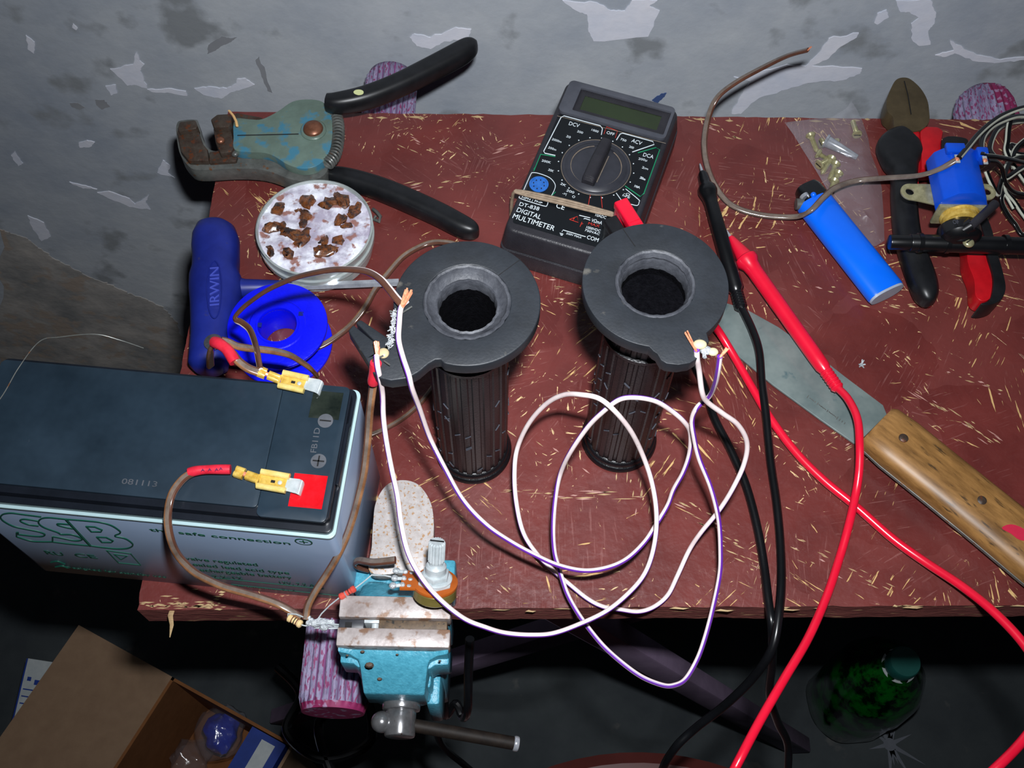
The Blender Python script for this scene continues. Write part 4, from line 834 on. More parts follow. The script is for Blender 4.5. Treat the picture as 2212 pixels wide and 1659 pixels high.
# solder joint left of the vice
b = MB(); rr = random.Random(11)
for i in range(12):
    x = rr.uniform(662, 700); y = 1340+(x-662)*0.2+rr.uniform(-6, 8); b.ball(P(x, y, .046), rr.uniform(.0008, .0016), K['solder'], sx=rr.uniform(.8, 1.6), n=10)
for i in range(6): b.tube([P(665, 1345+rr.uniform(-5, 5), .046), P(690, 1342+rr.uniform(-8, 8), .047), P(722, 1346+rr.uniform(-6, 6), .046)], 0.00045, K['solder'], n=6)
o = obj('solder_joint', b); tag(o, 'lumpy silver solder joint left of the vice where three wires meet', 'solder joint')
def resistor(p, q, r, m, bands, name, label, cat='resistor', lead0=None, lead1=None):
    R_ = thing(name, label, cat, (Vector(p)+Vector(q))/2); p = Vector(p); q = Vector(q); d = (q-p).normalized(); L_ = (q-p).length
    T = Matrix.Translation(p) @ d.to_track_quat('Z', 'Y').to_matrix().to_4x4(); mb = MB()
    mb.lathe([(0, 0), (r*.8, .0001), (r*1.15, L_*.08), (r*1.15, L_*.22), (r*.92, L_*.28), (r*.92, L_*.72), (r*1.15, L_*.78), (r*1.15, L_*.92), (r*.8, L_-.0001), (0, L_)], m, T, n=20, cap=False); obj('resistor_body', mb, R_)
    mb = MB()
    for t, bm_ in bands: mb.lathe([(r*.93, L_*(t-.03)), (r*1.0, L_*(t-.03)), (r*1.0, L_*(t+.03)), (r*.93, L_*(t+.03))], bm_, T, n=20, cap=False)
    obj('colour_bands', mb, R_)
    for ld in (lead0, lead1):
        if ld: mb = MB(); mb.tube(ld, 0.00030, K['tin'], n=6); obj('lead', mb, R_)
rp, rq = P(733, 1291, .052), P(768, 1270, .054)
resistor(rp, rq, 0.0013, K['resr'], [(0.4, K['chrome']), (0.6, K['maroon'])], 'resistor', 'thin red glass diode on long leads above the left of the vice', 'resistor', [rp, P(712, 1308, .050), P(695, 1325, .048), P(686, 1338, .047)], [rq, P(785, 1257, .055), P(803, 1242, .056), P(830, 1243, .056), P(862, 1250, .056)])
rp, rq = P(622, 1333, .046), P(652, 1350, .046)
resistor(rp, rq, 0.0015, K['resb'], [(0.33, K['maroon']), (0.5, K['dkline']), (0.66, K['maroon'])], 'resistor', 'beige banded resistor at the twin wire ends beside the board corner', 'resistor', [rp, P(622, 1326, .0475), P(640, 1327, .048), P(655, 1333, .047)], [rq, P(660, 1352, .046), P(672, 1350, .046)])

# potentiometer
pb = P(943, 1262, .060); ax = (P(957, 1172, .082)-P(940, 1245, .066)).normalized()
ax = Vector((0.05, 0.58, 0.81)).normalized()
T = Matrix.Translation(P(940, 1262, .0600)) @ ax.to_track_quat('Z', 'X').to_matrix().to_4x4() @ Matrix.Scale(1.08, 4)
PO = thing('potentiometer', 'small potentiometer with knurled silver shaft resting on the vice jaw', 'potentiometer', T)
b = MB(); b.lathe([(0, -.0050), (.0078, -.0050), (.0084, -.0044), (.0084, -.0006), (.0080, 0)], M('yellow metal can', rgb(110, 98, 48), rgb(140, 126, 70), rough=0.25, metal=0.4), Matrix.Identity(4), n=40); obj('can', b, PO, local=True)
b = MB()
Rz = (T.to_3x3().inverted() @ Vector((-1, 0.05, 0))); Rz.z = 0; Rz.normalize(); aa = atan2(Rz.y, Rz.x)
o_ = arc((0, 0), 0.0086, aa+0.62, aa+2*pi-0.62, 40, end=True)
ex = Vector((cos(aa), sin(aa))); ey = Vector((-sin(aa), cos(aa)))
tagp = [ex*0.0128+ey*-0.0056, ex*0.0128+ey*0.0056]
o_ = o_+[(tagp[0].x, tagp[0].y), (tagp[1].x, tagp[1].y)]
b.plate(o_, 0, 0.0013, K['phen'], bevel=0.0002); obj('phenolic_disc', b, PO, local=True, label='orange brown phenolic board')
b = MB(); b.plate([(0.0070*cos(aa+k*pi/3+.5), 0.0070*sin(aa+k*pi/3+.5)) for k in range(6)], 0.0013, 0.0024, K['tin'], bevel=0.0003)
b.lathe([(.0064, .0024), (.0064, .0030), (.0058, .0034)], K['tin'], n=30); b.plate([(0.0055*cos(k*pi/3), 0.0055*sin(k*pi/3)) for k in range(6)], 0.0032, 0.0056, K['tin'], bevel=0.0003)
b.lathe([(.0040, .0056), (.0040, .0086), (.0034, .0094), (.0031, .0094)], K['tin'], n=30); obj('bushing', b, PO, local=True)
b = MB(); b.lathe([(.0027, .0090), (.0027, .0105), (.0030, .0112), (.0030, .0190), (.0026, .0198)], K['tin'], n=72, fn=lambda a, z: 0.00022*cos(18*a) if z > .0106 else 0); b.box((0, 0, .0196), (.0006, .0052, .0010), K['dkline'])
obj('knurled_shaft', b, PO, local=True, sharp=20)
for k in (-1, 0, 1):
    b = MB(); c_ = ex*0.0120+ey*(0.0040*k); e_ = ex*0.0155+ey*(0.0046*k)
    b.tube([(c_.x, c_.y, .0014), (e_.x, e_.y, .0010)], 0.0007, K['tin'], n=8); b.ball((c_.x, c_.y, .0014), 0.0011, K['solder'], n=10); b.ball((e_.x, e_.y, .0012), 0.0015, K['solder'], n=10, sz=0.8); b.ball((ex.x*.0095+ey.x*.0040*k, ex.y*.0095+ey.y*.0040*k, .0013), 0.0009, K['solder'], sz=0.4, n=10)
    obj('solder_tag', b, PO, local=True)

# ================================================================ T-handle driver
TH = thing('hex_key', 'dark blue T-handle hex key standing at the left edge of the board', 'hex key', P(460, 640, 0))
b = MB(); secs = []
for (x, y, hw, z) in ((468, 479, 10, .013), (468, 484, 26, .013), (468, 496, 42, .013), (467, 516, 50, .013), (466, 540, 51, .013), (467, 562, 50, .013), (466, 585, 50, .013), (467, 603, 57, .013), (466, 630, 57, .013), (464, 660, 52, .013), (460, 695, 47, .013), (457, 730, 44, .013), (453, 765, 43, .013), (450, 790, 42, .013), (449, 800, 30, .013)):
    c = P(x, y, z); u = P(x+hw, y, z)-c; u = Vector((u.length, 0, 0)); secs.append((c, u, Vector((0, 0, min(0.0122, u.length*1.0)))))
b.loft(secs, K['bluehandle'], n=36, pw=2.3); hd_ = obj('handle', b, TH, sharp=60)
b = MB(); zz = 0.0255
ov = [(P(463+16*cos(a), 625+62*sin(a), zz)) for a in [2*pi*i/40 for i in range(41)]]
b.tube(ov, 0.00035, K['bluehandle'], n=6); obj('oval_rim', b, hd_); b = MB(); b.text('IRWIN', P(474, 660, zz-.0006), P(474, 578, zz-.0006), 0.0048, M('raised blue letters', rgb(60, 72, 165), rough=0.4), depth=0.0008)
obj('raised_lettering', b, hd_, label='IRWIN in raised letters')
b = MB(); b.loft([(P(505, 622, .012), (0, .0062, 0), (0, 0, .0062)), (P(530, 622, .011), (0, .0048, 0), (0, 0, .0048)), (P(572, 621, .009), (0, .0042, 0), (0, 0, .0042)), (P(606, 620, .008), (0, .0036, 0), (0, 0, .0036))], K['bluehandle'], n=20); obj('collar', b, TH)
b = MB(); b.cyl(P(598, 621, .008), P(862, 610, .009), 0.0022, K['chrome'], n=6); obj('hex_shaft', b, TH, label='bright steel hex shaft', sharp=20)
b = MB(); b.lathe([(0, 0), (.0044, 0), (.0046, .0006), (.0036, .0010), (0, .0010)], K['liner'], Matrix.Translation(P(461, 740, .0245)), n=24, cap=False); obj('bore_cap', b, TH)

# ================================================================ solder spool
cs = P(599, 702, .020); rs = (P(707, 702, .020)-P(491, 702, .020)).length/2
SP = thing('solder_spool', 'empty bright blue plastic spool lying behind the battery', 'spool', Vector((cs.x, cs.y, 0)))
Tz = Matrix.Translation((cs.x, cs.y, 0)); hr = 0.0095
def flange(z0, z1):
    mb = MB(); mb.plate(arc((cs.x, cs.y), rs, n=72), z0, z1, K['bluespool'], holes=[arc((cs.x, cs.y), hr, n=40)], bevel=0.0005); return mb
obj('flange', flange(.0180, .0202), SP); obj('flange', flange(0.0, .0022), SP)
b = MB(); b.lathe([(hr, .0010), (hr+.0018, .0010), (hr+.0018, .0198), (hr+.0014, .0206), (hr+.0004, .0206), (hr, .0198), (hr, .0010)], K['bluespool'], Tz, n=48, cap=False); b.lathe([(hr+.0016, .0202), (hr+.0044, .0203), (hr+.0044, .0207), (hr+.0050, .0202)], K['bluespool'], Tz, n=48, cap=False)
for px, py in ((650, 678), (560, 702)):
    c = P(px, py, .0203); b.box(c, (.0024, .0024, .0004), K['bluehandle'])
obj('hub', b, SP)

# ================================================================ flux tub
cj = P(679, 489, .020); rj = (P(806, 489, .020)-P(553, 489, .020)).length/2
FJ = thing('flux_tub', 'round clear sided tub of white and amber soldering flux', 'tub', Vector((cj.x, cj.y, 0)))
Tj = Matrix.Translation((cj.x, cj.y, 0))
b = MB(); b.lathe([(0, 0), (rj*.90, 0), (rj*.94, .0015), (rj*.96, .0090), (rj*1.0, .0100), (rj*1.0, .0130), (rj*.975, .0140), (rj*.985, .0185), (rj*1.0, .0200), (rj*.975, .0206), (rj*.955, .0195), (rj*.955, .0170), (0, .0168)], K['glass'], Tj, n=72, cap=False); obj('tub_wall', b, FJ)
b = MB(); g = []; NR = 26; NA = 80; ctr = None
def fh(x, y): return .0186+.0012*noise.noise(Vector((x*110, y*110, 1)))+.0008*noise.noise(Vector((x*260, y*260, 5)))
for i in range(1, NR+1):
    r = rj*.955*i/NR; g.append([b.bm.verts.new((cj.x+r*cos(2*pi*k/NA), cj.y+r*sin(2*pi*k/NA), fh(r*cos(2*pi*k/NA), r*sin(2*pi*k/NA)))) for k in range(NA)])
ctr = b.bm.verts.new((cj.x, cj.y, fh(0, 0))); F = [b.bm.faces.new((ctr, g[0][k], g[0][(k+1) % NA])) for k in range(NA)]
for i in range(NR-1):
    for k in range(NA): F.append(b.bm.faces.new((g[i][k], g[i+1][k], g[i+1][(k+1) % NA], g[i][(k+1) % NA])))
b._fin(F, K['flux']); obj('flux_paste', b, FJ)
rr = random.Random(9)
for (x, y, s_) in cr(350, 50, 2.949, [(700, 1300, 40), (770, 1300, 22), (900, 1260, 28), (1230, 1190, 40), (1140, 1130, 40), (1060, 1150, 44), (930, 1140, 34), (920, 1220, 26), (800, 1470, 34), (1040, 1450, 40), (1140, 1250, 34), (820, 1340, 36), (900, 1370, 40), (1030, 1390, 30), (690, 1450, 24), (1120, 1380, 28), (870, 1190, 20), (1180, 1290, 24), (740, 1180, 30)]):
    b = MB(); p = P(x, y, .0190); rr_ = s_/2.949/4.9/1000*1.75
    b.ball(p, rr_, K['amber'], sx=rr.uniform(.8, 1.5), sy=rr.uniform(.6, 1), sz=.32, n=12, R=Matrix.Rotation(rr.uniform(0, 3), 3, 'Z'))
    for v in b.bm.verts: v.co += Vector((noise.noise(v.co*900), noise.noise(v.co*900+Vector((9, 0, 0))), 0.4*noise.noise(v.co*900+Vector((0, 9, 0)))))*rr_*0.6
    obj('rosin_chunk', b, FJ, sharp=25)
b = MB(); b.tube([P(806, 452, .003), P(814, 458, .005), P(822, 468, .005), P(819, 478, .003), P(808, 474, .002), P(812, 466, .003)], 0.0010, K['steel'], n=8); o = obj('metal_hook', b); tag(o, 'tiny bent metal hook beside the flux tub', 'hook')

# ================================================================ wire stripper
C1 = lambda pts: cr(350, 50, 2.949, pts)
WS = thing('wire_stripper', 'old teal and rusty wire stripping pliers with black handles, jaws over the board\'s left edge', 'wire stripper', P(600, 330, 0))
zb = .016
b = MB(); b.plate(pix(closed(C1([(455, 640), (480, 605), (560, 612), (640, 610), (740, 560), (830, 500), (930, 485), (1020, 500), (1072, 560), (1085, 650), (1080, 760), (1050, 850), (980, 910), (890, 925), (800, 900), (720, 850), (650, 825), (560, 820), (462, 805), (455, 720)]), 4), zb+.006), zb, zb+.006, K['teal'], bevel=0.0012, seg=3)
bd = obj('body_plate', b, WS, label='rounded teal painted body plate')
b = MB(); b.tube([P(*q, zb+.0062) for q in C1([(480, 715), (640, 712), (870, 706)])], 0.0003, K['dkline'], n=6); obj('centre_seam', b, bd)
b = MB(); b.plate(pix(closed(C1([(90, 690), (95, 640), (120, 620), (215, 615), (232, 640), (262, 740), (300, 800), (360, 815), (480, 800), (560, 822), (650, 830), (740, 880), (830, 925), (950, 925), (1050, 900), (1040, 960), (960, 1000), (840, 1000), (700, 950), (600, 930), (450, 925), (230, 935), (160, 900), (110, 820)]), 4), zb), zb-.010, zb, K['steel'], bevel=0.001)
obj('lower_frame', b, WS, label='grey steel lower frame ending in the fixed jaw')
b = MB(); b.plate(pix(C1([(95, 700), (110, 630), (215, 618), (222, 660), (262, 770), (290, 805), (300, 880), (170, 880), (120, 820)]), zb+.003), zb-.001, zb+.0035, K['rust'], bevel=0.001)
b.plate(pix(C1([(100, 660), (118, 628), (212, 620), (228, 655), (215, 672), (105, 690)]), zb+.007), zb, zb+.007, K['rust'], bevel=0.0008)
b.plate(pix(C1([(300, 820), (460, 790), (480, 850), (470, 880), (300, 890)]), zb+.002), zb-.001, zb+.002, K['rust'], bevel=0.0006)
obj('fixed_jaw', b, WS, label='rusty fixed jaw')
b = MB(); b.plate(pix(C1([(308, 612), (350, 580), (438, 575), (440, 640), (425, 660), (330, 665)]), zb+.010), zb+.002, zb+.010, K['rust'], bevel=0.0008)
b.plate(pix(C1([(325, 665), (430, 650), (445, 700), (462, 790), (440, 820), (370, 830), (340, 760)]), zb+.006), zb-.001, zb+.006, K['rust'], bevel=0.0008)
b.plate(pix(C1([(440, 580), (480, 570), (640, 600), (560, 625), (470, 640)]), zb+.003), zb-.003, zb+.003, K['rust'], bevel=0.0006)
b.ball(P(*C1([(372, 745)])[0], zb+.0065), .0024, K['copperrivet'], sz=.6); b.ball(P(*C1([(465, 830)])[0], zb+.003), .0022, K['steel'], sz=.7)
obj('moving_jaw', b, WS, label='rusty stepped moving jaw')
b = MB(); b.loft([(P(*q, zb+.0105), (0.0008, 0, 0), (0, 0.0002, .0005)) for q in C1([(428, 558), (455, 590), (472, 625), (478, 655)])], M('pale wood sliver', rgb(205, 165, 110), rough=0.6), n=8); obj('straw', b, WS, label='pale straw caught in the jaw')
rc = P(*C1([(965, 684)])[0], zb+.006)
b = MB(); b.lathe([(0, 0), (.0072, 0), (.0072, .0006), (.0066, .0012), (.0056, .0014)], K['teal'], Matrix.Translation(rc), n=40, cap=False); b.lathe([(.0056, .0012), (.0052, .0026), (.0040, .0036), (.0020, .0041), (0, .0042)], K['copperrivet'], Matrix.Translation(rc), n=40, cap=False); obj('rivet', b, WS, label='brown domed rivet in a washer')
b = MB(); q = [P(x, y, zb+.004) for x, y in catmull(C1([(1070, 520), (1105, 580), (1122, 660), (1120, 750), (1100, 840), (1055, 900)]), 60)]
hx = []
for i, p in enumerate(q):
    t = (q[min(i+1, len(q)-1)]-q[max(0, i-1)]).normalized(); s = t.cross(Vector((0, 0, 1))); u = s.cross(t); a = i*2*pi/13
    hx.append(p+(s*cos(a)+u*sin(a))*0.0030)
b.tube(hx, 0.00075, K['steel'], n=7); obj('spring', b, WS, label='coiled return spring')
def hloft(mb, cpts, hh, z, m, pw=2.6, k=4, n=28):
    q = catmull(cpts, k); w_ = [P(x, y, z) for x, y, h in q]; secs = []
    for i, (x, y, h) in enumerate(q):
        d = (w_[min(i+1, len(q)-1)]-w_[max(i-1, 0)]).normalized(); sd = Vector((-d.y, d.x, 0)).normalized()
        a_ = h/2330*(w_[i]-EYE).length*1.02; f = min(1, a_/(hh*0.9)); secs.append((w_[i], sd*a_, Vector((0, 0, hh*(0.35+0.65*f)))))
    mb.loft(secs, m, n=n, pw=pw)
b = MB(); hloft(b, [(x, y, h/2.949) for x, y, h in [(a[0], a[1], c) for a, c in zip(C1([(1050, 505), (1130, 510), (1300, 475), (1500, 398), (1700, 300), (1880, 205), (1950, 162), (1985, 142), (2002, 132)]), (44, 58, 64, 64, 66, 66, 58, 40, 12))]], .0068, .028, K['grip'])
h1 = obj('upper_handle', b, WS, label='black upper handle grip with a pale worn spot')
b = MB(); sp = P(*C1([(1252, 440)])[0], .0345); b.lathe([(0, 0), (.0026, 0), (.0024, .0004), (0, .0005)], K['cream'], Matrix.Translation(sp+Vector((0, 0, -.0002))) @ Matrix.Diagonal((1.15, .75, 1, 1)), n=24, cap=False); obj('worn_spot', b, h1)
b = MB(); hloft(b, [(a[0], a[1], c/2.949) for a, c in zip(C1([(1020, 955), (1150, 985), (1320, 1032), (1500, 1100), (1750, 1212), (1900, 1290), (1965, 1318), (1998, 1332), (2014, 1340)]), (34, 58, 64, 68, 68, 66, 56, 38, 12))], .0068, .0075, K['grip'])
obj('lower_handle', b, WS, label='black lower handle grip')
b = MB(); b.tube([P(*q, .0145) for q in C1([(1080, 520), (1200, 500), (1320, 440)])], 0.0012, K['steel'], n=8); obj('handle_tang', b, WS)

# ================================================================ multimeter
zm = 0.027
TL = P(1237, 183, zm); TR_ = P(1473, 238, zm); BL_ = P(1082, 495, zm)
ang = 0.5*((atan2((TR_-TL).y, (TR_-TL).x))+(atan2((TL-BL_).y, (TL-BL_).x)-pi/2))
mx = Vector((cos(ang), sin(ang), 0)); mt = (TL+TR_)/2
TM = frame(Vector((0, 0, 0)), mx); Wm = (TR_-TL).length*1.0+.0035
Lm = ((TL-BL_).dot(Vector((-sin(ang), cos(ang), 0)))); cen = (BL_+TR_)/2; cen.z = 0
TM = frame(cen, mx); TMi = TM.inverted()
def ml(px, py, z=zm): v = TMi @ P(px, py, z); return (v.x, v.y)
MM = thing('multimeter', 'black digital multimeter with round dial and a rubber band, leaning toward the wall', 'multimeter', TM)
hw, hl = Wm/2, Lm/2+.001
b = MB(); b.plate(rrect(-hw-.0012, -hl-.0030, hw+.0012, hl+.001, .005), .001, .013, K['dgrey'], bevel=.0015)
def taper(mb, x0, y0, x1, y1, r, z0, z1, dx, dy0, dy1, m, bev):
    lo = rrect(x0, y0, x1, y1, r); up = rrect(x0+dx, y0+dy0, x1-dx, y1-dy1, r)
    a = [mb.bm.verts.new((p[0], p[1], z0)) for p in lo]; c = [mb.bm.verts.new((p[0], p[1], z1)) for p in up]; F = []
    n = len(a)
    for i in range(n): F.append(mb.bm.faces.new((a[i], a[(i+1) % n], c[(i+1) % n], c[i])))
    F.append(mb.bm.faces.new(c)); F.append(mb.bm.faces.new(a[::-1])); bmesh.ops.recalc_face_normals(mb.bm, faces=F); mb._fin(F, m, bev, 3, ang=20)
taper(b, -hw-.0010, -hl-.0028, hw+.0010, hl+.001, .005, .0135, zm, .0018, .0035, .001, K['dgrey'], .0016)
b.box((0, 0, .0133), (2*hw+.0010, 2*hl-.002, .0006), K['dkline'])
obj('housing', b, MM, local=True)
# panel plate
pl = [ml(1213, 248), ml(1436, 308)]; ysep = (pl[0][1]+pl[1][1])/2
pan = rrect(-hw+.0035, -hl+.0055, hw-.0035, ysep, .0015)
b = MB(); b.plate(pan, zm-.0004, zm+.00015, K['panel']); obj('front_panel', b, MM, local=True)
b = MB(); 
sc4 = [ml(1262, 209), ml(1430, 253), ml(1417, 284), ml(1254, 238)]; Rs = rectfrom(sc4)
Rb = (Rs[0]-.0035, Rs[1]-.0030, Rs[2]+.0045, Rs[3]+.0038)
b.plate(rrect(-hw+.0025, ysep+.0004, hw-.0025, hl-.001, .003), zm-.001, zm+.0022, K['dgrey2'], holes=[rrect(Rb[0], Rb[1], Rb[2], Rb[3], .0008)], bevel=.0005)
b.plate(rrect(Rb[0], Rb[1], Rb[2], Rb[3], .0008), zm-.002, zm+.0008, K['dgrey'], holes=[rh(Rs)], bevel=.0003); bz = obj('display_bezel', b, MM, local=True)
b = MB(); b.plate(rh((Rs[0]-.0003, Rs[1]-.0003, Rs[2]+.0003, Rs[3]+.0003)), zm-.0022, zm+.0004, K['lcd']); obj('lcd_screen', b, bz, local=True)
# dial
dc = ml(1288, 357, zm+.002); dr = 0.0182
Td = Matrix.Translation((dc[0], dc[1], 0))
b = MB(); b.lathe([(dr+.0006, zm), (dr+.0004, zm+.0006), (dr, zm+.0008), (dr-.0012, zm+.0006), (dr-.0028, zm+.0016), (dr-.0042, zm+.0020), (dr-.0044, zm+.0008), (0, zm+.0008)], K['dialm'], Td, n=72, cap=False)
dl = obj('dial', b, MM, local=True)
hv0 = Vector((*ml(1316, 298, zm+.006), 0)); hv1 = Vector((*ml(1268, 404, zm+.004), 0)); hd2 = (hv0-hv1).normalized(); pr = Vector((-hd2.y, hd2.x, 0)); c0 = Vector((dc[0], dc[1], 0))
b = MB(); b.loft([(c0+hd2*(dr-.0012)+Vector((0, 0, zm+.002)), pr*.0016, Vector((0, 0, .0025))), (c0+hd2*(dr-.0030)+Vector((0, 0, zm+.003)), pr*.0032, Vector((0, 0, .0045))), (c0+Vector((0, 0, zm+.003)), pr*.0036, Vector((0, 0, .0058))), (c0-hd2*(dr-.0060)+Vector((0, 0, zm+.003)), pr*.0036, Vector((0, 0, .0045))), (c0-hd2*(dr-.0042)+Vector((0, 0, zm+.002)), pr*.0034, Vector((0, 0, .0030)))], K['dgrey'], n=24, pw=3.5)
obj('dial_knob', b, dl, local=True, label='black bar knob')
b = MB()
for sg in (-1, 1):
    pts = []
    for i in range(25):
        a = atan2(hd2.y, hd2.x)+sg*(0.42+(pi-0.72)*i/24); pts.append(Vector((c0.x+(dr-.0044)*cos(a), c0.y+(dr-.0044)*sin(a), zm+.0012)))
    b.tube(pts, .00034, K['dust'], n=6); b.tube([c0+pr*sg*.0040+hd2*.010*(-1)+Vector((0, 0, zm+.0012)), c0+pr*sg*.0040+hd2*.009+Vector((0, 0, zm+.0012))], .00028, K['dust'], n=6)
b.tube([Vector((dc[0]+(dr+.0007)*cos(2*pi*i/60), dc[1]+(dr+.0007)*sin(2*pi*i/60), zm+.0004)) for i in range(61)], .00022, K['dust'], n=5)
obj('dust_line', b, dl, local=True, label='pale dust in the dial\'s grooves')
b = MB(); c = ml(1164, 399); b.lathe([(.0052, zm+.0002), (.0052, zm+.0006), (.0044, zm+.0007), (.0042, zm+.0002), (0, zm+.0002)], K['bluesock'], Matrix.Translation((c[0], c[1], 0)), n=36, cap=False)
for k in range(8): b.box((c[0]+.0030*cos(k*pi/4), c[1]+.0030*sin(k*pi/4), zm+.0004), (.0006, .0006, .0003), K['dkline'])
obj('transistor_socket', b, MM, local=True, label='round blue test socket')
# printing
b = MB(); zp = zm+.0003
def mt_(txt, p0, p1, h, m=None): b.text(txt, Vector((*ml(*p0), zp)), Vector((*ml(*p1), zp)), h, m or K['wprint'], depth=.00008)
def mln(pts, m, r=.00020, k=1):
    q = catmull(pts, k) if k > 1 else pts; b.tube([Vector((*ml(*p), zp)) for p in q], r, m, n=5)
C3 = lambda pts: cr(1060, 360, 6.144, pts); C6 = lambda pts: cr(1150, 160, 6.146, pts)
mt_('DT-838', *C3([(375, 520), (635, 590)]), .0024); mt_('DIGITAL', *C3([(338, 600), (655, 705)]), .0030); mt_('MULTIMETER', *C3([(285, 685), (835, 858)]), .0032)
mt_('NPN | PNP', *C3([(410, 420), (680, 500)]), .0012); mt_('COM', *C3([(1270, 960), (1420, 1005)]), .0024); mt_('10ADC', *C3([(1385, 660), (1525, 700)]), .0018); mt_('V\u03a9mA', *C3([(1330, 735), (1470, 775)]), .0022)
mt_('!', *C3([(1085, 715), (1100, 720)]), .0018, K['rprint']); mt_('MAX', *C3([(1290, 770), (1440, 812)]), .0016, K['rprint'])
mt_('1000VDC', *C3([(1265, 822), (1450, 875)]), .0016); mt_('750VAC', *C3([(1245, 858), (1440, 915)]), .0014); mt_('500V MAX', *C3([(1000, 900), (1200, 960)]), .0012)
mt_('CE', *C3([(860, 545), (970, 580)]), .0032)
mln(C3([(1045, 705), (1150, 665), (1160, 745), (1045, 705)]), K['rprint']); mln(C3([(1185, 800), (1210, 740), (1200, 770), (1225, 760)]), K['rprint'])
mln(C3([(1175, 650), (1320, 685)]), K['wprint']); mln(C3([(1235, 700), (1245, 690), (1320, 715)]), K['wprint']); mln(C3([(945, 870), (960, 845), (1260, 935)]), K['wprint'])
for i in range(3): mln(C3([(915+i*6, 885+i*14), (965-i*6, 898+i*10)]), K['wprint'], .00014)
mln(C3([(385, 400), (400, 430), (700, 525), (745, 520), (760, 480)]), K['wprint'], k=4)
mln(C3([(440, 310), (530, 110), (560, 85), (640, 95), (780, 150), (850, 230), (850, 300), (800, 400)]), K['wprint'], k=4)
mln(C3([(1790, 300), (1960, 440), (1970, 470), (1945, 520), (1850, 500)]), K['wprint'], k=3); mln(C3([(1665, 355), (1740, 460)]), K['wprint'])
mt_('hFE', *C3([(1745, 395), (1840, 430)]), .0014)
for (t, x, y, x2, y2) in (('2K', 920, 240, 990, 270), ('200', 1000, 330, 1100, 365), ('10A', 1905, 275, 1975, 300), ('20m', 1980, 160, 2045, 190), ('->|', 950, 372, 1000, 385), ('O', 1075, 410, 1110, 425)): mt_(t, (1060+x/6.144, 360+y/6.144), (1060+x2/6.144, 360+y2/6.144), .0015)
mt_('DCV', *C6([(480, 680), (615, 715)]), .0026); mt_('ACV', *C6([(1310, 905), (1440, 950)]), .0026); mt_('DCA', *C6([(1465, 1095), (1600, 1130)]), .0026); mt_('OFF', *C6([(980, 795), (1080, 825)]), .0020)
for (t, x, y, x2, y2) in (('1000', 780, 755, 870, 785), ('200', 590, 775, 665, 800), ('20', 445, 840, 500, 860), ('2000m', 255, 880, 380, 920), ('200m', 205, 990, 310, 1025), ('200K', 120, 1165, 240, 1195), ('20K', 205, 1285, 275, 1310), ('750', 1165, 880, 1240, 905), ('200', 1280, 980, 1340, 1000), ('200\u03bc', 1405, 1140, 1520, 1165), ('2m', 1450, 1255, 1530, 1280), ('20m', 1420, 1390, 1490, 1415), ('10A', 1350, 1505, 1420, 1525), ('-O', 1210, 1600, 1290, 1625)): mt_(t, *C6([(x, y), (x2, y2)]), .0015)
for i in range(20):
    a = 2*pi*i/20+0.15+ang*0; c = (dc[0]+(dr+.0024)*cos(a), dc[1]+(dr+.0024)*sin(a)); b.box((c[0], c[1], zp), (.0006, .0006, .0001), K['wprint'])
mln(C6([(305, 1085), (165, 1055), (150, 1030), (380, 580), (420, 560), (900, 690), (930, 730), (915, 810)]), K['wprint'], .00026); mln(C6([(1115, 880), (1165, 800), (1200, 790), (1600, 900), (1615, 940), (1325, 1040)]), K['wprint'], .00026)
mln(C6([(950, 800), (985, 705), (1130, 760), (1100, 850)]), K['rprint']); mln(C6([(305, 1100), (110, 1070), (20, 1290)]), K['gprint'], .0003); mln(C6([(1400, 1050), (1640, 980), (1690, 1010), (1480, 1590), (1430, 1630), (1230, 1490)]), K['gprint'], .0003)
mln(C3([(570, 40), (600, 0)]), K['gprint']); mln(C3([(1320, 380), (1290, 540)]), K['rprint']); mln(C3([(1465, 400), (1480, 550)]), K['rprint']); mln(C3([(800, 400), (860, 340)]), K['gprint'])
mln(C6([(330, 560), (1770, 925)]), K['dust'], .0002)
obj('printing', b, MM, local=True, label='white, green and red scale markings and model name')
# rubber band
b = MB()
for dz, off in ((0, 0), (.0003, 4), (.0002, -4)):
    up_ = [(1113, 413+off*.4, zm+.0010), (1140, 419+off, zm+.0013), (1190, 430+off*1.2, zm+.0016), (1240, 442+off*1.2, zm+.0016), (1290, 455+off, zm+.0014), (1330, 465+off*.6, zm+.0012), (1380, 480, zm+.0010)]
    pts = PT(up_, 6); b.tube(pts, .0008, K['band'], n=8)
e0_ = P(1113, 413, zm+.0010); b.tube([e0_, e0_+Vector((-.0010, .0002, -.002)), e0_+Vector((-.0018, .0004, -.010)), e0_+Vector((-.0022, .0006, -.0255))], .0009, K['band'], n=8)
e1_ = P(1380, 480, zm+.0010); e1b = e1_+mx*(hw-.0015-(TMi @ e1_).x); b.tube([e1_, e1b, e1b+mx*.0024+Vector((0, 0, -.003)), e1b+mx*.0040+Vector((0, 0, -.025))], .0011, K['band'], n=8)
o = obj('rubber_band', b); tag(o, 'pale stretched rubber band round the multimeter', 'rubber band')

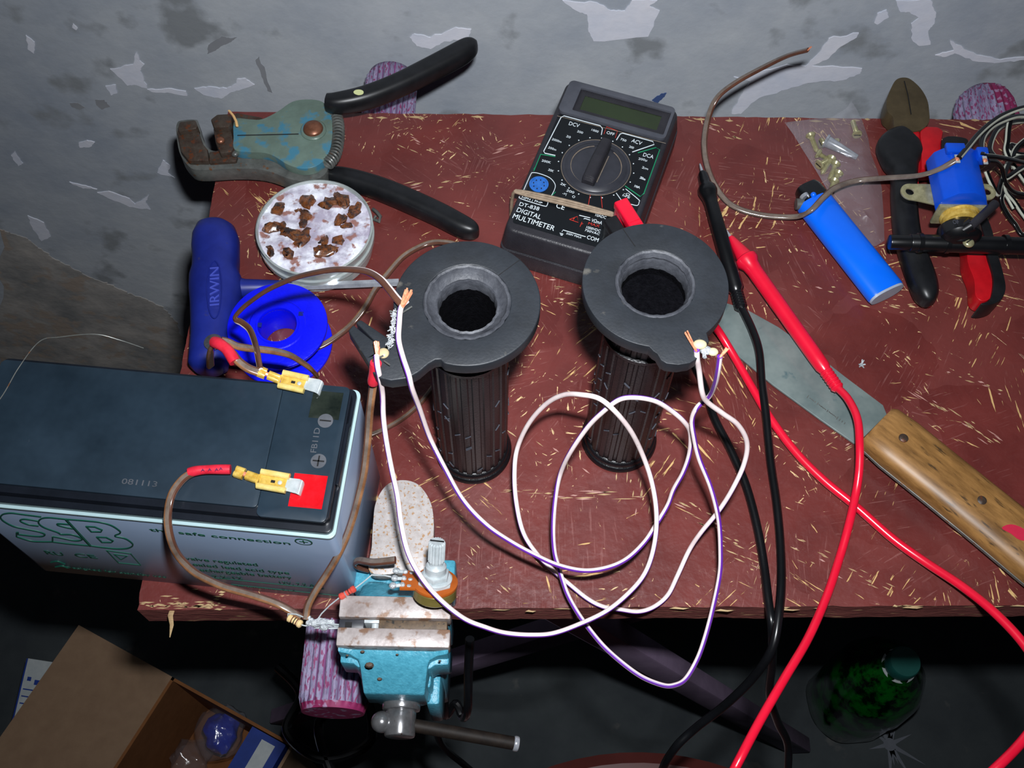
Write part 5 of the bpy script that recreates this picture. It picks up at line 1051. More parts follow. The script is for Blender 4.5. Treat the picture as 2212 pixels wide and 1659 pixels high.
# ================================================================ test leads
def lead(color, label, plug, cable1, probe, tipm, seed):
    m = K[color]
    TLd = thing('test_lead', label, 'test lead', P(*probe[1][:2], 0))
    return TLd, m
RL = thing('test_lead', 'red test lead, probe lying right of the grips, cable off the near edge', 'test lead', P(1700, 700, 0))
BK = thing('test_lead', 'black test lead with probe pointing up beside the right grip', 'test lead', P(1560, 500, 0))
def plug(par, col, p0, p1, z0, z1, wd, label):
    mb = MB(); a = P(*p0, z0); c = P(*p1, z1); d = (c-a); dn = d.normalized(); s = dn.cross(Vector((0, 0, 1))).normalized(); u = s.cross(dn)
    mb.loft([(a, s*wd, u*wd), (a+d*.5, s*wd, u*wd), (c, s*wd*.95, u*wd*.95)], K[col], n=20, pw=5)
    return obj('banana_plug', mb, par, label=label)
def anglep(col, x0, y0, x1, y1, z, hw_, par, lab):
    mb = MB(); a = P(x0, y0, z); c = P(x1, y1, z); d = (c-a).normalized(); sd = Vector((-d.y, d.x, 0))
    mb.loft([(a-d*.0004, sd*hw_, Vector((0, 0, .0028))), (a+(c-a)*.5, sd*hw_, Vector((0, 0, .0028))), (c, sd*hw_, Vector((0, 0, .0028)))], K[col], n=24, pw=7)
    mb.loft([(a+d*.0032+Vector((0, 0, .001)), sd*hw_*.98, d*.0034), (Vector((a.x, a.y, zm+.001))+d*.0032, sd*hw_*.95, d*.0034)], K[col], n=24, pw=7)
    for k in range(4): mb.box(c+d*(-.0022*k-.001)+Vector((0, 0, .0029)), (.0006, hw_*1.7, .0004), K[col], R=Matrix.Rotation(atan2(d.y, d.x), 3, 'Z'))
    obj('banana_plug', mb, par, label=lab)
anglep('red', 1341, 440, 1384, 508, .048, .0037, RL, 'flat red right angled plug')
anglep('grip', 1318, 478, 1362, 545, .046, .0037, BK, 'black right angled plug')
b = MB(); rc1 = [(1386, 505, .052), (1410, 540, .050), (1450, 590, .040), (1500, 650, .025), (1545, 705, .012), (1580, 760, .006), (1625, 838, .004), (1665, 905, .004), (1720, 978, .004), (1780, 1038, .004), (1850, 1095, .004), (1930, 1165, .004), (2000, 1215, .006), (2080, 1268, .012), (2150, 1325, .018), (2212, 1392, .022), (2258, 1470, .024), (2250, 1540, .024), (2205, 1605, .024), (2140, 1670, .024), (2060, 1740, .01), (1900, 1850, -.15), (1750, 1950, -.27), (1600, 1980, -.296)]
b.tube(PT(rc1, 8), .0021, K['red'], n=14); obj('cable', b, RL, sharp=60)
b = MB(); rc2 = [(1806, 835, .010), (1832, 862, .014), (1852, 905, .018), (1857, 960, .019), (1856, 1015, .016), (1848, 1070, .012), (1832, 1140, .012), (1812, 1210, .010), (1785, 1290, .012), (1745, 1380, .018), (1695, 1465, .024), (1640, 1560, .028), (1590, 1655, .030), (1550, 1730, .015), (1480, 1850, -.15), (1400, 1950, -.27), (1330, 1980, -.296)]
b.tube(PT(rc2, 8), .0020, K['red'], n=14); obj('cable', b, RL, sharp=60)
def probe(par, m, a, c, parts, tip=None):
    """parts: (t along axis, radius)"""
    a = P(*a); c = P(*c); d = c-a; T = Matrix.Translation(a) @ d.to_track_quat('Z', 'Y').to_matrix().to_4x4(); L_ = d.length; mb = MB()
    mb.lathe([(r, t*L_) for t, r in parts], m, T, n=28); o = obj('probe_handle', mb, par, sharp=40)
    if tip: mb = MB(); e = a-d.normalized()*tip; mb.lathe([(0, 0), (.0005, .0012), (.0008, .004), (.0009, tip+.001)], K['chrome'], Matrix.Translation(e) @ d.to_track_quat('Z', 'Y').to_matrix().to_4x4(), n=14); obj('probe_tip', mb, par, label='bright steel needle tip')
    return o
ribs = []
for i in range(6): ribs += [(.885+i*.018, .0030), (.889+i*.018, .0034), (.897+i*.018, .0034), (.901+i*.018, .0030)]
probe(BK, K['black'], (1517, 372, .010), (1602, 668, .010), [(0, .0019), (.02, .0028), (.07, .0032), (.10, .0036), (.12, .0050), (.15, .0054), (.17, .0050), (.20, .0042), (.24, .0038), (.86, .0044)]+ribs+[(1, .0024)], .0068)
probe(RL, K['red'], (1578, 512, .010), (1812, 842, .010), [(0, .0014), (.015, .0020), (.14, .0046), (.15, .0060), (.175, .0060), (.20, .0046), (.24, .0042), (.80, .0040), (.86, .0038)]+[(t, r*.98) for t, r in ribs]+[(1, .0024)], .010)
b = MB(); bc1 = [(1601, 662, .010), (1625, 712, .010), (1640, 760, .010), (1646, 830, .008), (1655, 900, .006), (1665, 1000, .004), (1678, 1090, .004), (1686, 1180, .004), (1688, 1260, .006), (1682, 1330, .008), (1668, 1400, .004), (1630, 1460, -.010), (1570, 1520, -.030), (1500, 1575, -.050), (1455, 1620, -.06), (1425, 1680, -.09), (1400, 1800, -.2), (1350, 1880, -.296)]
b.tube(PT(bc1, 8), .0021, K['black'], n=14); obj('cable', b, BK, sharp=60)
b = MB(); bc2 = [(1365, 530, .050), (1400, 590, .045), (1440, 680, .030), (1490, 770, .010), (1520, 830, .004), (1542, 900, .004), (1580, 975, .004), (1612, 1050, .004), (1636, 1140, .004), (1650, 1220, .004), (1660, 1300, .006), (1668, 1360, .004), (1668, 1430, -.02), (1662, 1500, -.05), (1680, 1560, -.08), (1702, 1610, -.10), (1700, 1690, -.13), (1690, 1800, -.22), (1650, 1880, -.296)]
b.tube(PT(bc2, 8), .0021, K['black'], n=14); obj('cable', b, BK, sharp=60)

# ================================================================ knife
KN = thing('knife', 'kitchen knife with grey blade and worn riveted wooden handle lying on the board', 'knife', frame(P(1900, 930, 0), P(2330, 1273, 0)-P(1893, 921, 0)))
C9 = lambda pts: cr(1550, 640, 2.513, pts)
b = MB(); out = C9([(-40, 60), (30, 30), (150, 65), (330, 165), (520, 300), (700, 440), (900, 590), (920, 640), (800, 760), (745, 800), (560, 670), (300, 480), (120, 330), (-20, 190), (-60, 120)])
b.plate(pix(out, .0028), .0012, .0028, K['blade'], bevel=.0005); bld = obj('blade', b, KN)
b = MB(); rr = random.Random(2)
for i in range(16):
    q = P(*C9([(490+200*i/15, 545+145*i/15)])[0], .0028); b.box(q, (.0004, rr.uniform(.0008, .0020), .0002), K['steel'], R=Matrix.Rotation(-.6+rr.choice((0, 1.3)), 3, 'Z'))
obj('stamped_marks', b, bld, label='faint stamped marks')
b = MB(); ha = P(*C9([(862, 705)])[0], .0105); hb = P(2330, 1273, .0105); hd3 = (hb-ha).normalized(); hs = Vector((-hd3.y, hd3.x, 0)); Lh = (hb-ha).length
secs = []
for t, wd, th in ((0, .0128, .0070), (.02, .0142, .0082), (.12, .0150, .0088), (.35, .0146, .0090), (.6, .0146, .0090), (.8, .0150, .0090), (.97, .0150, .0085), (1.0, .0130, .006)):
    secs.append((ha+hd3*Lh*t+Vector((0, 0, -.0010)), hs*wd, Vector((0, 0, th))))
b.loft(secs, K['wood'], n=40, pw=2.8); tg = [(c_+Vector((0, 0, -.0015)), u_*1.025, v_*.16) for c_, u_, v_ in secs]; hnd = obj('wooden_handle', b, KN, sharp=50)
b = MB(); b.loft(tg, K['steel'], n=24, pw=6); obj('tang', b, KN, label='dark steel tang showing along the handle\'s edge')
b = MB()
for px, py in C9([(1010, 770), (1435, 1108)]): b = MB(); b.ball(P(px, py, .0182), .0024, K['rust'], sz=.35, n=16); obj('rivet', b, hnd, label='dark handle rivet')
b = MB(); b.plate(pix(closed(C9([(1540, 1260), (1590, 1240), (1660, 1265), (1720, 1330), (1640, 1325), (1590, 1290)]), 3), .0180), .0168, .0186, M('crimson paint spot', rgb(180, 30, 60), rough=0.5)); obj('paint_spot', b, hnd, label='crimson paint spot')
# small solder splash
b = MB(); rr = random.Random(21); sp = P(1861, 788, .0012)
for i in range(9): a = rr.uniform(0, 6.28); l_ = rr.uniform(.001, .0034); b.tube([sp, sp+Vector((cos(a)*l_, sin(a)*l_, .0006))], .00035, K['solder'], n=5)
b.ball(sp, .0011, K['solder'], sz=.5, n=10)
o = obj('solder_splash', b); tag(o, 'tiny star shaped splash of silver solder on the bare board right of the red probe', 'solder')

# ================================================================ lighter
C10 = lambda pts: cr(1650, 100, 2.861, pts)
la = P(1757, 436, .0072); lb = P(1914, 633, .0072); ld = (lb-la).normalized(); ls = Vector((-ld.y, ld.x, 0)); hwid = (P(*C10([(392, 915)])[0], .0072)-P(*C10([(228, 1030)])[0], .0072)).length/2
LI = thing('lighter', 'bright blue disposable lighter lying on the board', 'lighter', (la+lb)/2)
b = MB(); b.loft([(la, ls*hwid*.98, Vector((0, 0, .0058))), (la+ld*.001, ls*hwid, Vector((0, 0, .0060))), (lb-ld*.001, ls*hwid*1.02, Vector((0, 0, .0060))), (lb, ls*hwid*1.0, Vector((0, 0, .0058)))], K['lighter'], n=36, pw=2.6); obj('fuel_tank', b, LI, sharp=50)
b = MB(); b.loft([(lb-ld*.0002, ls*hwid*1.0, Vector((0, 0, .0056))), (lb+ld*.0012, ls*hwid*.98, Vector((0, 0, .0054)))], M('grey base cap', rgb(150, 158, 172), rough=0.4), n=36, pw=2.6); obj('base_cap', b, LI)
b = MB(); b.loft([(la-ld*.0105-ls*(-.0020), ls*hwid*.62, Vector((0, 0, .0048))), (la-ld*.008-ls*(-.0020), ls*hwid*.72, Vector((0, 0, .0055))), (la+ld*.0004-ls*(-.0024), ls*hwid*.72, Vector((0, 0, .0056)))], K['black'], n=28, pw=3); obj('hood', b, LI, label='black hood')
b = MB(); wc = P(1727, 441, .0085); b.cyl(wc-Vector((.002, 0, 0)), wc+Vector((.002, 0, 0)), .0032, K['steel'], n=24); wc2 = P(1738, 425, .0110); b.cyl(wc2-ld*.001, wc2+ld*.001, .0026, K['chrome'], n=24); obj('spark_wheel', b, LI)
b = MB(); b.ball(P(1757, 421, .0130), .0017, K['lighter'], n=14); obj('button', b, LI)

# ================================================================ pliers
PL = thing('cutting_pliers', 'side cutting pliers with black and red handles lying partly under the blue valve', 'pliers', P(2000, 420, 0))
b = MB()
b.plate(pix(closed(C10([(865, 192), (910, 205), (970, 260), (1010, 330), (1022, 400), (1020, 470), (960, 520), (820, 520), (800, 440), (765, 400), (760, 330), (790, 250), (820, 205)]), 4), .014), .003, .014, M('dark oiled steel', rgb(66, 56, 38), rgb(84, 72, 50), rough=0.45, metal=0.2, scale=90), bevel=.0035, seg=3)
b.tube([P(*q, .0146) for q in C10([(868, 215), (890, 300), (910, 420)])], .0003, K['dkline'], n=5)
obj('cutter_head', b, PL, label='dark brown steel cutting head')
b = MB(); b.plate(pix(C10([(815, 530), (850, 490), (940, 490), (965, 520), (970, 700), (960, 860), (925, 1000), (955, 1150), (985, 1260), (1040, 1400), (1085, 1500), (1070, 1560), (1010, 1560), (940, 1250), (900, 900), (900, 560)]), .013), .003, .013, K['gripred'], bevel=.0012); ih = obj('handle_inlay', b, PL, label='red inlay of the left handle')
b = MB(); hloft(b, [(a[0], a[1], c/2.861) for a, c in zip(C10([(880, 556), (862, 575), (842, 640), (846, 720), (866, 800), (866, 950), (884, 1150), (926, 1300), (976, 1440), (1000, 1530), (1010, 1580), (1012, 1597)]), (40, 96, 132, 108, 74, 70, 72, 76, 78, 68, 40, 10))], .0070, .0092, K['grip'], pw=2.5); obj('handle_grip', b, PL, label='left black handle grip')
b = MB(); b.plate(pix(C10([(965, 520), (1000, 490), (1080, 492), (1115, 520), (1100, 590), (1105, 700), (1060, 760), (975, 760), (970, 600)]), .014), .003, .014, K['gripred'], bevel=.0015)
b.plate(pix(closed(C10([(1100, 640), (1180, 760), (1290, 960), (1370, 1130), (1380, 1250), (1410, 1330), (1425, 1430), (1410, 1540), (1360, 1575), (1310, 1540), (1300, 1440), (1260, 1330), (1250, 1200), (1160, 950), (1060, 760)]), 4), .0135), .003, .0135, K['gripred'], bevel=.0030, seg=3); obj('handle_inlay', b, PL, label='broad red inlay of the right handle')
b = MB(); b.plate(pix(closed(C10([(1110, 565), (1250, 568), (1255, 620), (1200, 680), (1300, 900), (1400, 1100), (1440, 1260), (1480, 1400), (1495, 1500), (1460, 1570), (1390, 1598), (1340, 1590), (1400, 1560), (1420, 1430), (1380, 1280), (1350, 1120), (1240, 900), (1120, 700)]), 4), .0155), .002, .0155, K['grip'], bevel=.0030, seg=3); obj('handle_grip', b, PL, label='right black handle grip')

# ================================================================ solenoid valve
C11 = lambda pts: cr(2000, 200, 4.608, pts)
zc = .038
va = P(2062, 352, zc); vb = P(2066, 448, zc); vd = Vector((0.0, -1, 0)); L_v = (vb-va).length
cxv = (va.x+vb.x)/2+.0005
SV = thing('solenoid_valve', 'blue coil solenoid valve with black hose tee lying on the pliers', 'valve', Vector((cxv, (va.y+vb.y)/2, .017)))
b = MB(); rcv = .0128; ring_ = []
def octo(y, s=1.0, n=10): return [Vector((cxv+rcv*s*1.04*cos(2*pi*k/n+pi/n*0.35), y, zc+rcv*s*sin(2*pi*k/n+pi/n*0.35))) for k in range(n)]
yv0, yv1 = va.y+.0020, vb.y
T = Matrix(((1, 0, 0, 0), (0, 0, 1, 0), (0, 1, 0, 0), (0, 0, 0, 1)))
b.plate([(v.x, v.z) for v in octo(0)], yv1, yv0, K['coil'], T=T, bevel=.0008)
b.box((cxv-.003, yv0-.003, zc+.0125), (.0100, .0060, .0030), K['coil'], bevel=.0006); b.box((cxv+.0118, yv0-.004, zc+.0085), (.0060, .0070, .0070), K['coil'], bevel=.0008)
obj('coil', b, SV, label='faceted bright blue coil')
b = MB(); gp = lambda x, y: P(x, y, zc+.001)
for sg, px, py in ((-1, 1967, 414), (1, 2130, 414)):
    c = P(px, py, zc-.002); o_ = [(c.x+sg*.0052*cos(t), c.y+.0052*sin(t)) for t in [(-pi/2+pi*i/14) for i in range(15)]]
    o_ = o_+[(cxv+sg*.011, c.y+.0052), (cxv+sg*.011, c.y-.0085), (c.x-sg*.004, c.y-.0060)]
    b.plate(o_, zc-.0030, zc-.0018, K['gold'], holes=[arc((c.x+sg*.0004, c.y), .0022, n=20)], bevel=.0002)
b.plate([(cxv-.0125, yv1-.0022), (cxv+.0125, yv1-.0022), (cxv+.0125, yv1+.0002), (cxv-.0125, yv1+.0002)], zc-.012, zc+.0030, K['gold'], bevel=.0008)
obj('bracket', b, SV, label='thin plated bracket with two ears')
b = MB(); yb = yv1-.0020
Ty = Matrix.Translation((cxv, yb, zc-.004)) @ Matrix.Rotation(pi/2, 4, 'X')
b.lathe([(.0095, 0), (.0100, .0008), (.0095, .0020), (.0092, .0022), (.0092, .0052), (.0080, .0056)], K['brass'], Ty, n=40); obj('brass_nut', b, SV)
b = MB(); Tb = Matrix.Translation((cxv, yb-.0050, zc-.008)) @ Matrix.Rotation(pi/2, 4, 'X')
b.lathe([(.0090, 0), (.0106, .0006), (.0110, .0030), (.0108, .0070), (.0090, .0095), (.0055, .0110), (0, .0110)], K['black'], Tb, n=40)
hy = P(2060, 526, .027).y
b.cyl((P(1921, 524, .027).x, hy, .027), (P(2060, 526, .027).x, hy, .027), .0040, K['black'], rnd=.0005); b.cyl((P(1965, 524, .027).x, hy, .027), (.300, hy-.001, .027), .0046, K['black'], n=24, rnd=.0004)
for x in (1982, 2040, 2166): b.cyl((P(x, 525, .027).x, hy, .027), (P(x+9, 525, .027).x, hy, .027), .0052, K['black'], n=24)
b.cyl((cxv, yb-.010, .030), (cxv, hy, .028), .0075, K['black'], rnd=.001)
ee = P(2086, 492, .038); b.tube([Vector((cxv+.006, yb-.012, .030)), P(2084, 505, .034), ee, P(2100, 484, .040)], .0040, K['black'], n=16)
b.text('OF', P(2059, 484, zc+.0028), P(2072, 484, zc+.0028), .0026, K['dgrey2'])
obj('hose_tee', b, SV, label='black plastic hose tee')
b = MB(); b.tube(PT([(2096, 489, .041), (2120, 468, .042), (2150, 440, .042)], 6), .0024, K['dgrey'], n=12); obj('hose_stub', b, SV)
b = MB(); c = P(2092, 524, .033); b.ball(c, .0030, K['gold'], sz=.6, n=20); b.box(c+Vector((0, 0, .0017)), (.0042, .0006, .0004), K['dkline'], R=Matrix.Rotation(.6, 3, 'Z')); obj('screw', b, SV, label='shiny plated screw head')
b = MB()
for px, py in ((2068, 343), (2128, 346)): b.box(P(px, py, zc+.0145), (.0022, .0050, .0006), K['tin']); b.ball(P(px, py, zc+.0150), .0013, K['copper'], sz=.6, n=10)
obj('terminal', b, SV)
# cable loops at the right edge
CO = thing('cable_coil', 'loose coil of thin black and white twin cable at the right edge', 'cable', P(2180, 400, 0))
kk = (K['black'], M('cream cable side', rgb(165, 168, 155), rgb(185, 186, 172), rough=0.4))
for path in (
 [(2072, 340, .054)]+[q+(z,) for q, z in zip(C11([(420, 540), (520, 420), (640, 310), (780, 220), (977, 150), (1200, 130), (1400, 260), (1350, 420), (1100, 420), (930, 520), (860, 640), (880, 760)]), [.050, .045, .042, .040, .038, .034, .030, .026, .022, .020, .020, .018])],
 [q+(z,) for q, z in zip(C11([(570, 625), (555, 520), (585, 420), (680, 325), (850, 250), (977, 235), (1200, 260), (1380, 420), (1300, 640), (1100, 720), (977, 700), (860, 670), (700, 640), (600, 632)]), [.050, .046, .042, .038, .034, .030, .026, .022, .024, .030, .036, .042, .048, .051])],
 [q+(z,) for q, z in zip(C11([(860, 200), (825, 340), (812, 480), (800, 580), (850, 690), (930, 800), (1020, 920), (1150, 1050), (1300, 1000), (1300, 800), (1120, 700), (960, 640), (830, 700), (785, 800), (800, 850), (977, 740), (1150, 700)]), [.030, .028, .026, .024, .022, .018, .014, .010, .010, .012, .016, .020, .026, .028, .028, .026, .022])],
 [q+(z,) for q, z in zip(C11([(600, 780), (650, 900), (715, 1010), (740, 930), (770, 860), (800, 980), (880, 1080), (977, 1220), (1100, 1350), (1300, 1300), (1320, 1050), (1100, 1020), (900, 1000), (800, 900), (760, 760), (700, 690), (620, 680)]), [.040, .036, .030, .028, .024, .018, .014, .010, .008, .008, .010, .014, .020, .028, .036, .042, .046])],
 [q+(z,) for q, z in zip(C11([(690, 640), (640, 560), (680, 420), (760, 330), (900, 290), (1100, 300), (1250, 500), (1200, 900), (1000, 1400), (880, 1300), (790, 1170), (752, 1060), (790, 1000), (880, 1150)]), [.014, .012, .010, .008, .006, .005, .004, .004, .004, .006, .010, .014, .016, .012])],
 [q+(z,) for q, z in zip(C11([(1100, 500), (977, 510), (900, 530), (850, 520), (830, 560), (880, 600), (1000, 620), (1200, 600)]), [.012]*8)]):
    b = MB(); b.sweep(PT(path, 8), [(u*.00085, v*.00085) for u, v in TWIN], [kk[0]]*11+[kk[1]]*6+[kk[0]]); obj('cable_loop', b, CO, sharp=60)

# ================================================================ bag of screws
def sdist(c, a, b):
    ax, ay = b[0]-a[0], b[1]-a[1]; t = max(0, min(1, ((c.x-a[0])*ax+(c.y-a[1])*ay)/(ax*ax+ay*ay))); return ((c.x-a[0]-t*ax)**2+(c.y-a[1]-t*ay)**2)**.5
def bag(name, outline, z0, amp, m, lab, cat, seed, sub=4):
    mb = MB(); pts = pix(outline, z0+amp*.5)
    for lay, zz in ((0, z0), (1, z0+amp)):
        vs = [mb.bm.verts.new((p[0], p[1], z0)) for p in pts]; es = [mb.bm.edges.new((vs[i], vs[(i+1) % len(vs)])) for i in range(len(vs))]
        r = bmesh.ops.triangle_fill(mb.bm, use_beauty=True, edges=es); F = [g for g in r['geom'] if isinstance(g, bmesh.types.BMFace)]
        ed = list(set(e for f in F for e in f.edges))
        bmesh.ops.subdivide_edges(mb.bm, edges=ed, cuts=sub, use_grid_fill=True)
        if lay == 0: continue
    mb.bm.verts.ensure_lookup_table()
    bmesh.ops.triangulate(mb.bm, faces=mb.bm.faces[:])
    half = len(mb.bm.verts)//2
    for i, v in enumerate(mb.bm.verts):
        c = v.co; d = min(sdist(c, pts[q], pts[q-1]) for q in range(len(pts))); e = min(1, d/.008)
        up = 1 if i >= half else .15
        v.co.z = z0+(amp*e*up*(.6+.6*abs(noise.noise(Vector((c.x*70, c.y*70, seed))))))+.0024*e*up*noise.noise(Vector((c.x*260, c.y*200, seed+3)))
    k = mb.mi(m)
    for f in mb.bm.faces: f.material_index = k; f.smooth = True
    o = obj(name, mb, sharp=60); tag(o, lab, cat); return o
bag('plastic_bag', [(1697, 258), (1716, 284), (1735, 315), (1765, 362), (1786, 398), (1805, 433), (1842, 480), (1880, 522), (1893, 527), (1914, 514), (1912, 460), (1908, 400), (1898, 360), (1884, 325), (1878, 290), (1866, 256), (1855, 232), (1842, 212), (1830, 228), (1800, 246), (1765, 250), (1730, 254)], 0.0008, .0052, K['bag'], 'clear plastic bag holding small screws, between lighter and pliers', 'bag', 2)
def screw_mb(par):
    mb = MB(); mb.lathe([(0, 0), (.0026, 0), (.0030, .0008), (.0022, .0020), (.0012, .0024)], K['gold'], n=18, cap=False); mb.box((0, 0, .0001), (.0038, .0006, .0006), K['dkline']); obj('screw_head', mb, par, local=True)
    mb = MB(); prof = []
    for i in range(12): prof += [(.0010, .0022+i*.0008), (.0015, .0026+i*.0008)]
    prof += [(.0008, .0122), (0, .0135)]; mb.lathe(prof, K['gold'], n=14, cap=False); obj('screw_shank', mb, par, local=True)
labs = [((1772, 309), (1792, 306), 'brass coloured screw pointing left in the bag, nearest the big bright one'), ((1750, 290), (1760, 315), 'screw nearest the bag\'s upper left corner'), ((1765, 330), (1785, 342), 'screw just below the brass coloured one in the bag'), ((1798, 340), (1790, 352), 'short screw at the middle of the pile in the bag'),
        ((1806, 352), (1800, 368), 'screw just above the lowest two in the bag'), ((1812, 372), (1803, 392), 'screw second from the bottom of the bag'), ((1803, 388), (1797, 405), 'lowest screw in the bag, next to the brown wire'), ((1768, 357), (1780, 350), 'small bright screw at the bag\'s left edge'), ((1852, 292), (1848, 280), 'lone screw high on the right in the bag')]
first = None
for i, (p0, p1, lab) in enumerate(labs):
    a = P(*p0, .0040); c = P(*p1, .0034); T = Matrix.Translation(a) @ (c-a).to_track_quat('Z', 'Y').to_matrix().to_4x4()
    if first is None:
        first = thing('screw', lab, 'screw', T, 'screws in the clear bag'); screw_mb(first)
        kids = [o for o in bpy.data.objects if o.parent == first]
    else:
        r = first.copy(); COL.objects.link(r); r.matrix_world = T; r['label'] = lab; ROOTS.append(r)
        for ch in kids: q_ = ch.copy(); COL.objects.link(q_); q_.parent = r
b = MB(); a = P(1786, 305, .0055); c = P(1852, 340, .0040)
SS = thing('metal_sleeve', 'bright silver tapered sleeve, largest piece in the clear bag', 'metal sleeve', a)
b.cyl(a, c, .0034, K['chrome'], r1=.0016, n=24, rnd=.0003); obj('tube', b, SS); b = MB(); b.lathe([(0, 0), (.0040, 0), (.0042, .0012), (.0034, .0016)], K['chrome'], Matrix.Translation(a-(c-a).normalized()*.001) @ (c-a).to_track_quat('Z', 'Y').to_matrix().to_4x4(), n=20, cap=False); obj('collar', b, SS)

# ================================================================ solder wire strand over the battery
b = MB(); b.tube(PT([(-60, 930, .0966), (0, 862, .0968), (40, 795, .0975), (85, 738, .101), (130, 728, .102), (205, 722, .102), (260, 735, .098), (310, 752, .092)], 8), .00022, K['steel'], n=8)
o = obj('solder_strand', b); tag(o, 'thin silvery strand of wire bent over the battery\'s far left corner', 'wire')

# ================================================================ under the table
def at(px, py, z): return P(px, py, z)
zf = -TZ
# open cardboard box
q0, q1, q2 = P(170, 1350, -.60), P(372, 1462, -.60), P(262, 1665, -.60)
bxx = (q1-q0).normalized(); byy = Vector((bxx.y, -bxx.x, 0)); 
BO = thing('cardboard_box', 'open brown cardboard box on the floor with a wide flap folded out', 'box', Vector((q1.x, q1.y, zf)))
def slab(mb, o, ux, uy, a, c, z0, z1, m):
    p = [o, o+ux*a, o+ux*a+uy*c, o+uy*c]; mb.plate([(v.x, v.y) for v in p], z0, z1, m)
fw = (q1-q0).length; 
b = MB(); slab(b, q0, bxx, byy, fw, .34, -.603, -.600, K['card']); obj('flap', b, BO, label='wide light brown flap')
b = MB(); wx = .140
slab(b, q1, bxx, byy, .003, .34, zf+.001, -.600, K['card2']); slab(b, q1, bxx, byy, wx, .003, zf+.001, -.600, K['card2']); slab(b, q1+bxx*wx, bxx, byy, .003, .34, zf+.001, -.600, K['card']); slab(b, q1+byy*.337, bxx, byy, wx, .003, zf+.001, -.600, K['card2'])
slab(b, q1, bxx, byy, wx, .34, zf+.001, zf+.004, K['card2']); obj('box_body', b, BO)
# blue and white tray beside
b = MB(); o0 = q1+bxx*(wx-.043)+byy*.004
TRY = thing('carton', 'narrow blue and white carton standing in the cardboard box', 'carton', Vector((o0.x, o0.y, zf+.004)))
slab(b, o0, bxx, byy, .0385, .30, zf+.0045, -.6015, K['bluecard']); obj('carton_body', b, TRY)
b = MB(); slab(b, o0+bxx*.0150+byy*.006, bxx, byy, .0150, .292, -.6015, -.6008, K['wcard']); obj('white_panel', b, TRY)
# lump in plastic
b = MB(); c = P(478, 1582, -.67); b.ball(c, .018, K['bagblue'], sx=1.0, sy=1.15, sz=.8, n=28)
for v in b.bm.verts: v.co += (v.co-c).normalized()*.005*noise.noise(v.co*90)
BP = thing('plastic_packet', 'crumpled clear packet with a shiny blue part inside the cardboard box', 'packet', Vector((c.x, c.y, c.z-.02)))
obj('blue_part', b, BP)
b = MB(); b.ball(c+Vector((.0, 0, .003)), .0235, K['bag'], sx=1.05, sy=1.2, sz=.8, n=28)
for v in b.bm.verts: v.co += (v.co-c).normalized()*.006*noise.noise(v.co*90)
obj('wrapper', b, BP)
b = MB(); c = P(410, 1640, -.69); b.ball(c, .021, K['bag'], n=24, sz=.7)
for v in b.bm.verts: v.co += (v.co-c).normalized()*.008*noise.noise(v.co*80)
o = obj('plastic_packet', b); tag(o, 'crumpled clear plastic packet at the bottom of the cardboard box, below the blue one', 'packet')
# printed carton left of the flap
c0_ = P(56, 1421, -.63); 
CT = thing('carton', 'narrow white and blue printed carton left of the brown box flap', 'carton', Vector((c0_.x, c0_.y, zf)))
b = MB(); ux = (P(108, 1429, -.63)-c0_).normalized(); uy = (P(4, 1640, -.63)-c0_).normalized()
slab(b, c0_, ux, uy, .050, .16, zf+.001, -.632, K['bluecard']); obj('carton_body', b, CT)
b = MB(); slab(b, c0_+ux*.002, ux, uy, .034, .068, -.632, -.6312, K['wcard']); slab(b, c0_+ux*.004+uy*.080, ux, uy, .012, .020, -.632, -.6312, K['wcard']); slab(b, c0_+ux*.002+uy*.112, ux, uy, .014, .020, -.632, -.6312, K['wcard'])
slab(b, c0_+ux*.006+uy*.018, ux, uy, .004, .004, -.6312, -.6309, K['bluecard']); slab(b, c0_+ux*.014+uy*.020, ux, uy, .006, .005, -.6312, -.6309, K['bluecard']); slab(b, c0_+ux*.012+uy*.056, ux, uy, .007, .007, -.6312, -.6309, K['rust'])
for k in range(3): slab(b, c0_+ux*.004+uy*(.030+k*.007), ux, uy, .024, .0012, -.6312, -.6309, K['bluecard'])
obj('white_label', b, CT)
# green bottle
cp = P(1957, 1428, -.535); bc = Vector((cp.x, cp.y, zf))
BT = thing('bottle', 'green plastic bottle with teal cap standing on the floor under the table', 'bottle', bc)
Tb = Matrix.Translation(bc); b = MB()
b.lathe([(0, .004), (.026, .001), (.040, .006), (.045, .020), (.046, .070), (.0445, .085), (.046, .100), (.045, .130), (.039, .155), (.027, .180), (.017, .194), (.0135, .200)], K['glaze'], Tb, n=48, cap=False, fn=lambda a, z: .0012*sin(5*a)*(1 if z < .05 else 0)+.0007*sin(7*a+z*90)); obj('bottle_body', b, BT)
b = MB(); b.lathe([(.0150, .197), (.0152, .199), (.0152, .212), (.0140, .214), (0, .2142)], K['capm'], Tb, n=40, cap=False); b.lathe([(.0165, .193), (.0168, .195), (.0150, .197)], K['wcard'], Tb, n=40, cap=False); obj('cap', b, BT)
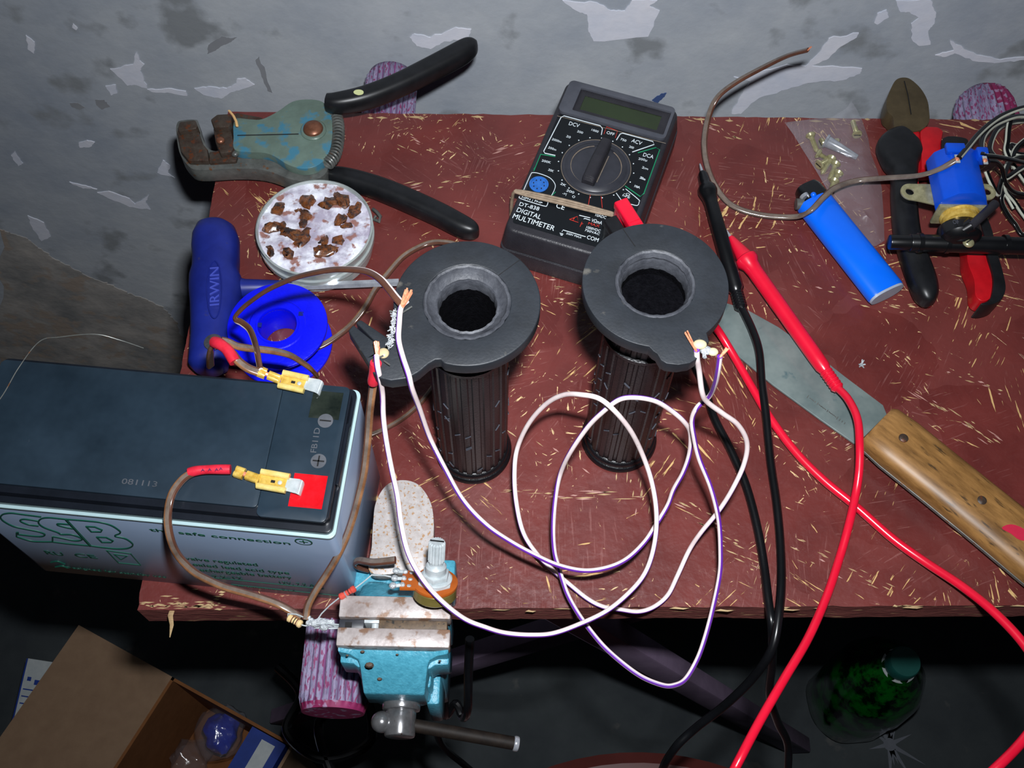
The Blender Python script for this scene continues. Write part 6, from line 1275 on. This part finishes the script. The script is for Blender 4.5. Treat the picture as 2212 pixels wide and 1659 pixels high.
# stool
sp_ = P(1390, 1622, -.30); b = MB(); SR = .20
ST = thing('stool', 'round dark maroon stool seat at the bottom of the picture', 'stool', Vector((sp_.x, sp_.y-SR, zf)))
b.lathe([(0, .45), (SR*.96, .45), (SR, .444), (SR, .425), (SR*.96, .42), (0, .42)], K['maroon'], Matrix.Translation((sp_.x, sp_.y-SR, zf)), n=80, cap=False); obj('seat', b, ST)
for k in range(4):
    a = pi/4+k*pi/2; b = MB(); b.cyl((sp_.x+.17*cos(a), sp_.y-SR+.17*sin(a), zf+.001), (sp_.x+.12*cos(a), sp_.y-SR+.12*sin(a), zf+.421), .014, K['maroon']); obj('leg', b, ST)
# dark cable tangle
for pts, lab in (([(965, 1400, -.08), (962, 1460, -.10), (960, 1530, -.12), (965, 1545, -.13), (985, 1520, -.12), (1000, 1550, -.12), (1010, 1530, -.10), (1012, 1450, -.08), (1015, 1380, -.06)], 'black cable hanging in a hook behind the vice handle'),
                 ([(940, 1570, -.20), (955, 1610, -.25), (1000, 1650, -.30), (1060, 1700, -.34)], 'thin black cable under the tommy bar leaving the bottom edge'),
                 ([(600, 1440, -.5), (650, 1500, -.5), (620, 1580, -.5), (700, 1640, -.5), (800, 1600, -.5), (780, 1500, -.5), (690, 1560, -.5), (720, 1680, -.5)], 'black cable heap on the floor below the fluted bar')):
    b = MB(); b.tube(PT(pts, 8), .0024 if 'heap' not in lab else .0045, K['black'], n=10); o = obj('black_cable', b); tag(o, lab, 'cable')
# pale splash star on the floor
b = MB(); c = P(1922, 1608, zf+.0006); rr = random.Random(4)
for i in range(12):
    a = rr.uniform(0, 6.28); l_ = rr.uniform(.015, .05); b.plate([(c.x-.003*sin(a), c.y+.003*cos(a)), (c.x+l_*cos(a), c.y+l_*sin(a)), (c.x+.003*sin(a), c.y-.003*cos(a))], zf, zf+.0005, K['splash'])
b.plate(arc((c.x, c.y), .007, n=16), zf, zf+.0006, K['splash'])
o = obj('paint_splash', b, floor); 

# ---------------------------------------------------------------- everything was measured from the board's top: lift it to its real height
for o in ROOTS: o.location.z += TZ
